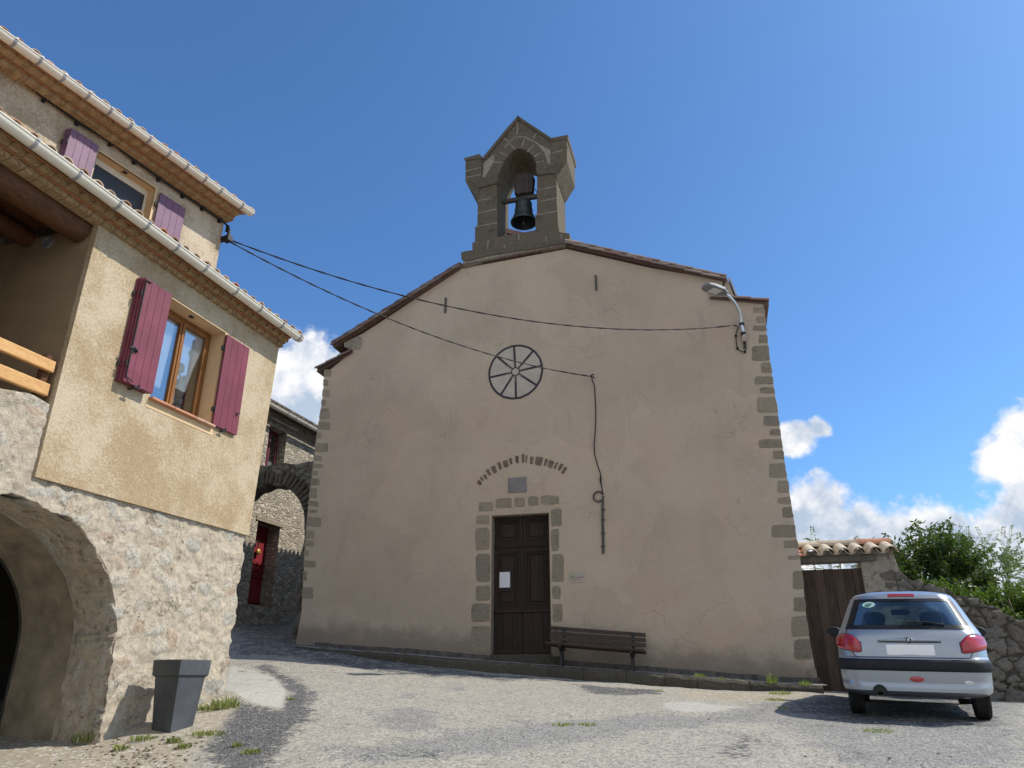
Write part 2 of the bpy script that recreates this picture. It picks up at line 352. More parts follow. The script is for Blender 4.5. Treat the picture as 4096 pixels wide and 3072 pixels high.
        m.set(Base_Color=b); n1 = m.bump(m.sstep(ed, 0.0, 0.16), 0.9, 0.05); m.bump(m.noise(45, 5, 0.65), 0.5, 0.012, n1); MAT[name] = m.m
    flat_rubble('street_rubble', (0.40, 0.355, 0.28), (0.25, 0.22, 0.175), (0.45, 0.40, 0.315), 5.5, 2.5)
    flat_rubble('dark_rubble', (0.15, 0.13, 0.11), (0.10, 0.09, 0.078), (0.17, 0.155, 0.135), 5.5, 2.1)
    # dressed granite
    def granite(name, c, lich):
        m = Mt(name, 0.92, spec=0.15)
        b = m.ramp(m.noise(38, 5, 0.7), (0.33, tuple(x * 0.55 for x in c)), (0.5, c), (0.70, tuple(min(1, x * 1.5) for x in c)))
        b = m.mix(0.55, b, m.ramp(m.attr('tint'), (0.0, tuple(x * 0.55 for x in c)), (0.5, (c[0] * 1.0, c[1] * .93, c[2] * .82)), (1.0, (c[0] * 1.35, c[1] * 1.3, c[2] * 1.2))))
        b = m.mix(m.ma('MULTIPLY', m.sstep(m.noise(4.5, 6, 0.7), 0.52, 0.68), lich), b, (0.10, 0.085, 0.062))
        b = m.mix(m.ma('MULTIPLY', m.sstep(m.noise(11, 6, 0.7), 0.60, 0.70), lich), b, (0.30, 0.27, 0.205))
        m.set(Base_Color=b); n1 = m.bump(m.noise(11, 7, 0.75), 1.0, 0.05); m.bump(m.noise(60, 4, 0.75), 0.8, 0.014, n1); MAT[name] = m.m
    granite('granite', (0.325, 0.283, 0.225), 0.4)
    granite('belfry_stone', (0.158, 0.136, 0.106), 0.9)
    granite('kerb_stone', (0.105, 0.098, 0.080), 0.8)
    MAT['mortar'] = plain('pale_mortar', (0.265, 0.235, 0.188), 0.95, var=0.3, sc=14, bump=0.4)
    MAT['slate'] = plain('slate', (0.15, 0.108, 0.082), 0.8, var=0.4, sc=8, bump=0.4)
    MAT['plinth'] = plain('plinth_tile', (0.105, 0.095, 0.085), 0.9, var=0.45, sc=8, bump=0.4)
    MAT['concrete'] = plain('vault_concrete', (0.27, 0.225, 0.16), 0.92, var=0.35, sc=4, bump=0.5, bsc=30)
    MAT['shaded_balcony_plaster'] = plain('shaded_balcony_plaster', (0.26, 0.19, 0.115), 0.95, var=0.12, sc=3, bump=0.4, bsc=50)  # smooth brown plaster, darkened to carry the balcony's deep shade
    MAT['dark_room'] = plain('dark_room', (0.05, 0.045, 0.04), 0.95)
    # terracotta tiles, tint gives each its own firing, plus some shade on the verges
    def tile(name, stops):
        m = Mt(name, 0.88, spec=0.2); b = m.ramp(m.attr('tint'), *stops)
        b = m.mix(m.ma('MULTIPLY', m.sstep(m.noise(9, 6, 0.68), 0.45, 0.7), 0.55), b, (0.16, 0.12, 0.095))
        b = m.mix(m.ma('MULTIPLY', m.sstep(m.noise(21, 5, 0.7), 0.58, 0.7), 0.4), b, (0.46, 0.40, 0.31))
        m.set(Base_Color=b); m.bump(m.noise(40, 5, 0.65), 0.4, 0.008); MAT[name] = m.m
    tile('tile', [(0.0, (0.32, 0.20, 0.14)), (0.35, (0.42, 0.24, 0.15)), (0.6, (0.45, 0.36, 0.27)), (0.8, (0.52, 0.43, 0.33)), (1.0, (0.50, 0.22, 0.13))])
    tile('verge_tile', [(0.0, (0.12, 0.085, 0.075)), (0.3, (0.19, 0.115, 0.095)), (0.55, (0.16, 0.125, 0.112)), (0.8, (0.32, 0.25, 0.20)), (1.0, (0.32, 0.185, 0.145))])
    tile('eave_tile', [(0.0, (0.35, 0.245, 0.14)), (0.5, (0.30, 0.19, 0.10)), (0.6, (0.34, 0.165, 0.075)), (1.0, (0.38, 0.16, 0.07))])
    MAT['eave_mortar'] = plain('eave_mortar', (0.36, 0.25, 0.135), 0.95, var=0.3, sc=9, bump=0.5, bsc=40)
    # wood
    def wood(name, c1, c2, ax, sc=7.0, rough=0.75, stretch=0.06, bump=0.35):
        m = Mt(name, rough, spec=0.25); k = [1.0, 1.0, 1.0]; k[ax] = stretch
        v = m.vm('MULTIPLY', m.oc(), tuple(k)); g = m.noise(sc * 6, 5, 0.65, vec=v, dist=0.6); h = m.noise(sc * 0.6, 4, 0.6, vec=v)
        b = m.mix(m.sstep(g, 0.35, 0.65), c1, c2); b = m.mix(m.ma('MULTIPLY', m.sstep(h, 0.5, 0.75), 0.6), b, tuple(x * 0.5 for x in c1))
        b = m.mix(0.35, b, m.ramp(m.attr('tint'), (0, tuple(x * 0.5 for x in c1)), (1, tuple(min(1, x * 1.3) for x in c2))))
        m.set(Base_Color=b); m.bump(g, bump, 0.006); MAT[name] = m.m
    tile('old_tile', [(0.0, (0.34, 0.28, 0.22)), (0.5, (0.44, 0.37, 0.28)), (0.8, (0.56, 0.48, 0.37)), (0.9, (0.58, 0.50, 0.38)), (1.0, (0.48, 0.23, 0.15))])
    wood('door_wood', (0.021, 0.014, 0.011), (0.046, 0.031, 0.024), 2)
    wood('gate_wood', (0.034, 0.027, 0.022), (0.090, 0.058, 0.042), 2, 5, 0.8, 0.10)
    wood('grey_wood', (0.10, 0.088, 0.072), (0.17, 0.15, 0.125), 2, 6)
    wood('rail_wood', (0.42, 0.215, 0.075), (0.58, 0.34, 0.135), 1, 5, 0.5, 0.10)
    wood('log_wood', (0.055, 0.026, 0.014), (0.135, 0.055, 0.022), 1, 5, 0.6, 0.12)
    wood('bench_wood', (0.046, 0.029, 0.021), (0.080, 0.049, 0.035), 0, 6, 0.55, 0.10)
    wood('window_wood', (0.20, 0.082, 0.024), (0.29, 0.125, 0.038), 2, 6, 0.45, 0.08, 0.1)
    wood('bell_wood', (0.045, 0.036, 0.038), (0.085, 0.066, 0.062), 2, 6)
    def paint(name, c, rough=0.55, var=0.18): MAT[name] = plain(name, c, rough, var=var, sc=3.5, spec=0.35, bump=0.08, bsc=120)
    paint('burgundy', (0.165, 0.036, 0.058)); paint('plum', (0.165, 0.082, 0.135)); paint('red_door', (0.20, 0.018, 0.028), 0.5)
    paint('cream', (0.70, 0.655, 0.55), 0.4, 0.06); paint('strap', (0.28, 0.28, 0.29), 0.4); paint('blackiron', (0.018, 0.018, 0.02), 0.5); paint('iron', (0.075, 0.068, 0.062), 0.75, 0.3)
    paint('cable', (0.012, 0.012, 0.013), 0.6); paint('zinc', (0.45, 0.46, 0.47), 0.4); paint('white', (0.80, 0.80, 0.80), 0.5, 0.03)
    paint('pot', (0.066, 0.071, 0.078), 0.5, 0.28); paint('lampgrey', (0.20, 0.215, 0.235), 0.4); paint('lens', (0.62, 0.64, 0.62), 0.3); paint('plaquegrey', (0.20, 0.19, 0.18), 0.7, 0.25)
    paint('box', (0.36, 0.30, 0.24), 0.6)
    MAT['galv'] = plain('galvanised', (0.55, 0.57, 0.59), 0.32, metal=0.85, var=0.12, sc=20)
    MAT['bronze'] = plain('bell_bronze', (0.055, 0.070, 0.072), 0.5, metal=0.55, var=0.3, sc=12)
    MAT['curtain'] = plain('curtain', (0.68, 0.67, 0.64), 0.9, var=0.08)
    m = Mt('wheel_paint', 0.9, spec=0.1); f = m.ma('ADD', m.noise(38, 5, 0.7), m.ma('MULTIPLY', m.attr('tint'), 0.22))
    m.set(Base_Color=m.mix(m.sstep(f, 0.70, 0.78), (0.048, 0.048, 0.056), (0.42, 0.36, 0.30))); m.bump(m.noise(60, 4), 0.3, 0.004); MAT['wheel_paint'] = m.m
    MAT['wheel_disc'] = plain('wheel_disc', (0.44, 0.385, 0.325), 0.92, var=0.1, sc=5, bump=0.3)
    # glass
    m = Mt('window_glass', 0.03, spec=0.8); m.set(Base_Color=(0.02, 0.025, 0.03)); tr = m.n('BsdfTransparent', Color=(0.9, 0.93, 0.95)); gl = m.n('BsdfGlossy', Roughness=0.02, Color=(1, 1, 1))
    fr = m.n('LayerWeight', Blend=0.35).outputs['Fresnel']; mx = m.n('MixShader', i0=m.ma('ADD', m.ma('MULTIPLY', fr, 0.55), 0.05), i1=tr.outputs[0], i2=gl.outputs[0]); m.t.links.new(mx.outputs[0], m.t.nodes['Material Output'].inputs[0]); MAT['glass'] = m.m
    m = Mt('car_glass', 0.03, spec=0.8); tr = m.n('BsdfTransparent', Color=(0.56, 0.68, 0.66)); gl = m.n('BsdfGlossy', Roughness=0.03, Color=(1, 1, 1))
    fr = m.n('LayerWeight', Blend=0.30).outputs['Fresnel']; mx = m.n('MixShader', i0=m.ma('ADD', m.ma('MULTIPLY', fr, 0.26), 0.035), i1=tr.outputs[0], i2=gl.outputs[0]); m.t.links.new(mx.outputs[0], m.t.nodes['Material Output'].inputs[0]); MAT['car_glass'] = m.m
    MAT['screen'] = plain('window_screen', (0.030, 0.031, 0.034), 0.45, var=0.2)
    # car
    m = Mt('car_paint', 0.32, 0.55, 0.5); m.set(Base_Color=m.mix(m.ma('MULTIPLY', m.noise(900, 2), 0.3), (0.32, 0.355, 0.40), (0.40, 0.44, 0.49)), Coat_Weight=0.7, Coat_Roughness=0.06); MAT['car_paint'] = m.m
    m = Mt('rubber_strip', 0.6, spec=0.25); m.set(Base_Color=(0.018, 0.019, 0.023)); m.bump(m.noise(400, 2), 0.15, 0.002); MAT['strip'] = m.m
    MAT['frit'] = plain('frit', (0.008, 0.009, 0.012), 0.42, spec=0.35)
    m = Mt('tyre', 0.85, spec=0.2); m.set(Base_Color=m.ramp(m.noise(18, 4), (0.3, (0.018, 0.018, 0.019)), (0.7, (0.034, 0.033, 0.032)))); MAT['tyre'] = m.m
    m = Mt('lamp_red', 0.12, spec=0.6); m.set(Base_Color=m.ramp(m.noise(12, 2), (0.3, (0.34, 0.006, 0.016)), (0.7, (0.44, 0.010, 0.022))), Coat_Weight=0.8, Coat_Roughness=0.05); m.bump(m.n('TexWave', Vector=m.oc(), Scale=60.0).outputs['Fac'], 0.12, 0.003); MAT['lamp_red'] = m.m
    MAT['chrome'] = plain('chrome', (0.62, 0.64, 0.68), 0.12, 1.0, var=0.02); MAT['interior'] = plain('interior', (0.022, 0.026, 0.034), 0.9); MAT['sticker'] = plain('sticker', (0.40, 0.62, 0.56), 0.5, var=0.05)
    # plants
    def leaf(name, c, c2):
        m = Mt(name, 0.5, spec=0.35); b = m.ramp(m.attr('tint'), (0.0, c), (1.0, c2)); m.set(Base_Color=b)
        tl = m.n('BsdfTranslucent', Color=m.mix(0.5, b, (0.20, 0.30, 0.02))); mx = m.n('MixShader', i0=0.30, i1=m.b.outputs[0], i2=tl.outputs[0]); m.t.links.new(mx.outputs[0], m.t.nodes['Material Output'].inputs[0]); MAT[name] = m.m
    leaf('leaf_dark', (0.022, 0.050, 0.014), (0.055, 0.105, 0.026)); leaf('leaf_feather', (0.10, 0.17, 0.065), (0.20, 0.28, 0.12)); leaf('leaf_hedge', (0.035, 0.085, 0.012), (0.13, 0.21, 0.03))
    leaf('grass', (0.13, 0.22, 0.03), (0.38, 0.42, 0.10)); leaf('weed', (0.11, 0.17, 0.04), (0.34, 0.33, 0.12))
    MAT['bark'] = plain('bark', (0.11, 0.085, 0.06), 0.95, var=0.4, sc=20, bump=0.6)
    # road: worn chip-seal, pale aggregate in grey binder, with tar patches (their mask also darkens shaded ground), a lean concrete apron and dirt at the edges
    m = Mt('road', 0.9, spec=0.2)
    wob = m.noise(3.2, 6, 0.65); wf = m.noise(14, 5, 0.65)
    v1 = m.n('SeparateColor', i0=m.vor(78, out='Color')).outputs[0]; v2 = m.n('SeparateColor', i0=m.vor(30, out='Color')).outputs[1]; gap = m.vor(78, feature='DISTANCE_TO_EDGE')
    agg = m.ramp(v1, (0.0, (0.14, 0.133, 0.116)), (0.18, (0.285, 0.264, 0.222)), (0.6, (0.37, 0.342, 0.287)), (1.0, (0.50, 0.463, 0.393)))
    agg = m.mix(m.ma('MULTIPLY', m.sstep(v2, 0.72, 0.95), 0.6), agg, (0.15, 0.145, 0.14))
    agg = m.mix(m.ma('SUBTRACT', 0.6, m.sstep(gap, 0.0, 0.09)), agg, (0.245, 0.23, 0.198))
    agg = m.mix(m.ma('MULTIPLY', m.sstep(wob, 0.5, 0.70), 0.35), agg, (0.24, 0.23, 0.21))
    def edge(a, w, lo=0.30, hi=0.72): return m.sstep(m.ma('ADD', m.attr(a), m.ma('ADD', m.ma('MULTIPLY', m.ma('SUBTRACT', wob, 0.5), w), m.ma('MULTIPLY', m.ma('SUBTRACT', wf, 0.5), w * 1.3))), lo, hi)
    gry = m.ramp(v1, (0.0, (0.085, 0.084, 0.083)), (0.5, (0.218, 0.213, 0.203)), (0.85, (0.30, 0.292, 0.272)), (1.0, (0.46, 0.44, 0.40)))
    tar = m.ramp(v1, (0.0, (0.032, 0.033, 0.036)), (0.65, (0.075, 0.077, 0.082)), (0.88, (0.15, 0.15, 0.15)), (1.0, (0.38, 0.37, 0.35)))
    drt = m.ramp(m.noise(40, 5, 0.7), (0.3, (0.20, 0.165, 0.115)), (0.55, (0.36, 0.315, 0.24)), (0.75, (0.48, 0.43, 0.35)))
    drt = m.mix(m.sstep(v2, 0.8, 0.95), drt, (0.50, 0.47, 0.42))
    con = m.ramp(m.noise(22, 6, 0.7), (0.3, (0.34, 0.325, 0.28)), (0.7, (0.50, 0.48, 0.43)))
    b = m.mix(m.ma('MULTIPLY', edge('grey', 1.7), 0.85), agg, gry); b = m.mix(m.ma('MULTIPLY', edge('tar', 1.3), 0.92), b, tar); b = m.mix(edge('dirt', 1.0), b, drt); b = m.mix(edge('concrete', 0.35), b, con)
    crk = m.vor(1.1, vec=m.vm('ADD', m.oc(), m.vm('SCALE', m.ncol(2.5, 5), None, 0.7)), feature='DISTANCE_TO_EDGE')
    b = m.mix(m.ma('MULTIPLY', m.ma('MULTIPLY', m.ma('SUBTRACT', 1.0, m.sstep(crk, 0.0, 0.018)), m.sstep(m.noise(0.9, 3), 0.50, 0.60)), 0.6), b, (0.06, 0.06, 0.058))
    pv = m.vm('ADD', m.oc(), m.vm('SCALE', m.ncol(8, 3), None, 0.05)); pit = m.ma('MULTIPLY', m.ma('SUBTRACT', 1.0, m.sstep(m.vor(20, pv), 0.10, 0.26)), m.sstep(m.n('SeparateColor', i0=m.vor(20, pv, out='Color')).outputs[2], 0.70, 0.8))
    b = m.mix(m.ma('MULTIPLY', pit, 0.75), b, (0.07, 0.068, 0.064)); wht = m.ma('MULTIPLY', m.ma('SUBTRACT', 1.0, m.sstep(m.vor(26, pv), 0.08, 0.22)), m.sstep(m.n('SeparateColor', i0=m.vor(26, pv, out='Color')).outputs[0], 0.82, 0.9))
    b = m.mix(m.ma('MULTIPLY', wht, 0.7), b, (0.60, 0.57, 0.51))
    b = m.mix(m.ma('MULTIPLY', m.sstep(m.noise(1.1, 5, 0.7, vec=m.vm('ADD', m.oc(), (3, 5, 1))), 0.50, 0.74), 0.30), b, (0.22, 0.213, 0.195))
    m.set(Base_Color=b); n1 = m.bump(m.ma('ADD', m.sstep(gap, 0.0, 0.3), m.ma('MULTIPLY', v1, 0.6)), 0.32, 0.012); m.bump(wf, 0.4, 0.03, n1); MAT['road'] = m.m
    m = Mt('pavement', 0.9, spec=0.2); m.set(Base_Color=m.ramp(m.noise(25, 6, 0.7), (0.3, (0.20, 0.19, 0.165)), (0.7, (0.38, 0.36, 0.31)))); m.bump(m.noise(50, 5), 0.5, 0.01); MAT['pavement'] = m.m
mats()
# ------------------------------------------------------------------ ground sheet, pavement, kerb
def poly_sd(q, poly):      # signed distance (inside positive) of points q to a polygon
    P = np.array(poly, float); d = np.full(len(q), 1e9); ins = np.zeros(len(q), bool)
    for i in range(len(P)):
        a, b = P[i], P[(i + 1) % len(P)]; ab = b - a; t = np.clip(((q - a) @ ab) / max(ab @ ab, 1e-9), 0, 1)
        d = np.minimum(d, np.linalg.norm(q - (a + t[:, None] * ab), axis=1))
        c = ((a[1] > q[:, 1]) != (b[1] > q[:, 1])) & (q[:, 0] < (b[0] - a[0]) * (q[:, 1] - a[1]) / (b[1] - a[1] + 1e-12) + a[0]); ins ^= c
    return np.where(ins, d, -d)
z1 = lambda x, y: (x * .6027, y * .6027)
z2 = lambda x, y: (x * .6027, 900 + y * .6027)
z3 = lambda x, y: (x * .7366, 1850 + y * .7366)
z4 = lambda x, y: (1700 + x * .452, 400 + y * .452)
z5 = lambda x, y: (2600 + x * .3315, 950 + y * .3315)
c5 = lambda x, y: (1800 + x * .6027, 1750 + y * .6027)
k3 = lambda x, y: (1200 + x * .422, 1000 + y * .422)
kb = lambda x, y: (900 + x * .663, 1550 + y * .663)
g5 = lambda x, y: (900 + x * .678, 2400 + y * .678)
g6 = lambda x, y: (2200 + x * .5877, 2400 + y * .5877)
w6 = lambda x, y: (3050 + x * .616, 2050 + y * .616)
q7 = lambda x, y: (2900 + x * .9645, 1150 + y * .9645)

def build_ground():
    xs = np.r_[-300, -200, -120, -80, -50, -35, -25, -18, -14, np.arange(-11, -5.2, .3), np.arange(-5.2, 9.5, .07), np.arange(9.5, 14, .4), 15, 18, 22, 30, 45, 70, 120, 200, 300]
    ys = np.r_[-120, -60, -30, -15, -8, -4, -2, 0, 2, 3.5, 4.5, 5.5, np.arange(6, 16.5, .07), np.arange(16.5, 26, .35), 28, 32, 38, 45, 60, 90, 150, 250, 400]
    X, Y = np.meshgrid(xs, ys); Zg = gz(X, Y)
    near = (X > -5.5) & (X < 9.7) & (Y > 5.5) & (Y < 16.6)
    wig = np.zeros_like(Zg)
    for j in range(X.shape[0]):
        for i in range(X.shape[1]):
            if near[j, i]:
                p = Vector((X[j, i], Y[j, i], 0)); wig[j, i] = noise.fractal(p * 1.3, 1.0, 2.0, 4) * .018 + noise.noise(p * 6) * .004
    Zg = Zg + wig
    q = np.c_[X.ravel(), Y.ravel()]
    at = {k: np.full(len(q), 0.0) for k in ('tar', 'grey', 'dirt', 'concrete')}
    def patch(key, pts, Q, soft=.22, amt=1.0):
        pol = [ground_at(*Q(*p)) for p in pts]; pol = [(p.x, p.y) for p in pol if p is not None]
        sd_ = poly_sd(q, pol); at[key] = np.maximum(at[key], np.clip(.5 + sd_ / (2 * soft), 0, 1) * amt)
    patch('tar', [(1280, 1290), (1420, 1335), (1530, 1350), (1565, 1250), (1500, 1165), (1370, 1105), (1450, 1100), (1600, 1180), (1700, 1260), (1690, 1360), (1600, 1450), (1520, 1560), (1400, 1680), (1230, 1690), (1080, 1575), (1140, 1480)], z3, .20)
    patch('concrete', [(1250, 1100), (1360, 1130), (1480, 1165), (1552, 1240), (1535, 1345), (1420, 1325), (1300, 1275), (1220, 1235)], z3, .10)
    patch('dirt', [(-300, 1700), (-300, 1540), (400, 1500), (560, 1470), (700, 1440), (830, 1435), (1050, 1370), (1100, 1310), (1230, 1240), (1280, 1330), (1170, 1470), (1060, 1580), (1000, 1690)], z3, .2)
    patch('dirt', [(-900, 1690), (-900, 1200), (560, 1480), (300, 1550)], z3, .2)
    patch('grey', [(930, 700), (1000, 640), (1130, 640), (1300, 690), (1280, 760), (1100, 780), (960, 750)], g5, .2)
    patch('grey', [(1050, 545), (1150, 555), (1150, 585), (1050, 585)], g5, .15)
    patch('grey', [(1310, 510), (1400, 515), (1400, 535), (1310, 530)], g5, .15)
    patch('grey', [(600, 880), (860, 860), (1060, 830), (1400, 770), (1800, 730), (2212, 700), (2212, 830), (1900, 860), (1500, 920), (1250, 950), (900, 960), (650, 950)], g5, .22)
    patch('grey', [(0, 890), (350, 830), (560, 780), (800, 770), (1050, 790), (1300, 740), (1500, 700), (2212, 740), (2600, 700), (3100, 760), (3100, 1050), (2500, 930), (2212, 900), (1700, 860), (1200, 830), (900, 870), (600, 900), (300, 960), (0, 990)], g6, .22)
    patch('tar', [(150, 570), (560, 600), (740, 610), (770, 640), (500, 650), (280, 640)], g6, .16, .8)
    patch('tar', [(1230, 920), (1480, 910), (1500, 980), (1300, 1090), (1150, 1050)], g6, .25, .6)
    patch('tar', [(900, 900), (1250, 890), (1330, 930), (1200, 950), (900, 950)], g5, .2, .55)
    patch('tar', [(40, 130), (450, 130), (700, 250), (1500, 430), (2200, 480), (1600, 480), (1000, 440), (300, 330), (40, 320)], g5, .25, .62)  # shade put into the colour: lane and church shadow strip, not real tar
    patch('tar', [(-40, 60), (430, 60), (440, 230), (250, 250), (40, 300), (-60, 300)], g5, .3, .5)  # lane ground darkened in colour because it lies in shade
    patch('grey', [(1450, 660), (1900, 640), (2400, 640), (3300, 640), (3300, 1200), (2100, 1150), (1750, 1000), (1500, 830)], g6, .4, .85)
    patch('tar', [(1600, 690), (1800, 650), (2300, 650), (3100, 660), (3100, 880), (2300, 860), (1750, 820), (1580, 760)], g6, .3, .62)  # darker asphalt by the car, its shadow deepened in the colour
    patch('dirt', [(850, 610), (1600, 630), (1800, 640), (1650, 690), (1200, 690), (900, 660)], g6, .22, .8)
    patch('concrete', [(730, 700), (950, 690), (1150, 720), (1390, 730), (1150, 770), (900, 765), (760, 735)], g6, .14, .75)
    nx, ny = len(xs), len(ys); mb = MB(); mb.v = [(x, y, z) for x, y, z in zip(X.ravel(), Y.ravel(), Zg.ravel())]
    mb.f = [(j * nx + i, j * nx + i + 1, (j + 1) * nx + i + 1, (j + 1) * nx + i) for j in range(ny - 1) for i in range(nx - 1)]; mb.t = [.5] * len(mb.f)
    o = mb.build('ground', 'road', None, smooth=True, flip=False, attrs=at); o.location = (0, 0, 0)
    me = o.data; v = np.c_[X.ravel(), Y.ravel(), Zg.ravel()]; me.vertices.foreach_set('co', v.ravel()); me.update(); LOC['ground'] = (0, 0, 0)
    tag(o, kind='structure')
build_ground()
# pavement between the church wall and the kerb: heights read along the wall
TOPZ = [(-4.7, 2.12), (-3.6, 2.02), (-2.55, 1.955), (-.63, 1.80), (1.6, 1.64), (3.5, 1.495), (4.7, 1.395), (5.25, 1.37), (5.6, 1.36)]
def kerb_off(u): return interp(u, [(-4.9, .55), (-4.2, .8), (-2.5, .92), (1.5, .9), (3.0, .82), (5.4, .72)])
def cz(u): return interp(u, TOPZ)
# TOPZ is written against x along the kerb; turn world x into u
TOPZ = [((x - .15) / .965, z) for x, z in TOPZ]
def build_pavement():
    mb = MB(); us = np.arange(-4.85, 5.62, .12); rows = []
    for u in us:
        k = kerb_off(u) - .17; rows.append([CH.P(u, o, cz(u) + .005 + (1 - o / max(k, .01)) * .02 + noise.noise(Vector((u * 3, o * 3, 1))) * .006) for o in np.linspace(-.05, k, 6)])
    mb.loft(rows, False, False); tag(mb.build('pavement', 'pavement', None, smooth=True), kind='structure')
    mb = MB(); u = -4.75
    while u < 5.45:
        L = rnd(.55, 1.05); e = min(u + L, 5.5); t = rnd(.1, .9); n = 7; rings = []
        for i in range(n + 1):
            w = lerp(u + .003, e - .003, i / n); k = kerb_off(w); zt = cz(w) + rnd(-.014, .014); zb = zt - .42; d = (.008 if 0 < i < n else -.006) + rnd(-.010, .010)
            rings.append([CH.P(w, k - .19, zb), CH.P(w, k + .012 + d, zb), CH.P(w, k + .008 + d, zt - .05), CH.P(w, k - .022 + d, zt - .008), CH.P(w, k - .06, zt + .004), CH.P(w, k - .19, zt)])
        mb.loft(rings, True, True, t); u = e
    tag(mb.build('kerb', 'kerb_stone', None), kind='structure')
build_pavement()

# ------------------------------------------------------------------ tiles
def tile(mb, p0, p1, r0, r1, up, tint=.5, th=.014, seg=7, arc=math.pi):
    p0, p1, up = Vector(p0), Vector(p1), Vector(up); d = (p1 - p0).normalized(); up = (up - d * up.dot(d)).normalized(); sd_ = d.cross(up); rings = []
    a0 = (math.pi - arc) / 2
    for p, r in ((p0, r0), (p1, r1)):
        o = [p + sd_ * math.cos(a0 + arc * k / seg) * r + up * math.sin(a0 + arc * k / seg) * r for k in range(seg + 1)]
        i = [p + sd_ * math.cos(a0 + arc * k / seg) * (r - th) + up * math.sin(a0 + arc * k / seg) * (r - th) for k in range(seg, -1, -1)]
        rings.append(o + i)
    mb.loft(rings, True, True, tint)
def tiled_slope(mb, fr, a, b, o0, o1, pitch=.215, along='off', r=.085, rowlen=.38):
    # a = (u or off, z) at the ridge, b at the eave; rows of barrel tiles run down the slope, columns spaced along the other axis
    n = int(abs(o1 - o0) / pitch); ln = math.hypot(b[0] - a[0], b[1] - a[1]); m = max(1, int(ln / rowlen)); P = (lambda s, o, z: fr.P(s, o, z)) if along == 'off' else (lambda s, o, z: fr.P(o, s, z))
    A, B = Vector(P(a[0], 0, a[1])), Vector(P(b[0], 0, b[1])); nrm = None
    for i in range(n):
        o = lerp(o0, o1, (i + .5) / n)
        for j in range(m):
            t0, t1 = j / m, min(1, (j + 1.12) / m); q0 = P(lerp(a[0], b[0], t0), o, lerp(a[1], b[1], t0) + .0); q1 = P(lerp(a[0], b[0], t1), o, lerp(a[1], b[1], t1) + .022)
            tile(mb, q0, q1, r * .9, r * 1.05, (0, 0, 1), random.random(), seg=5)
    return m

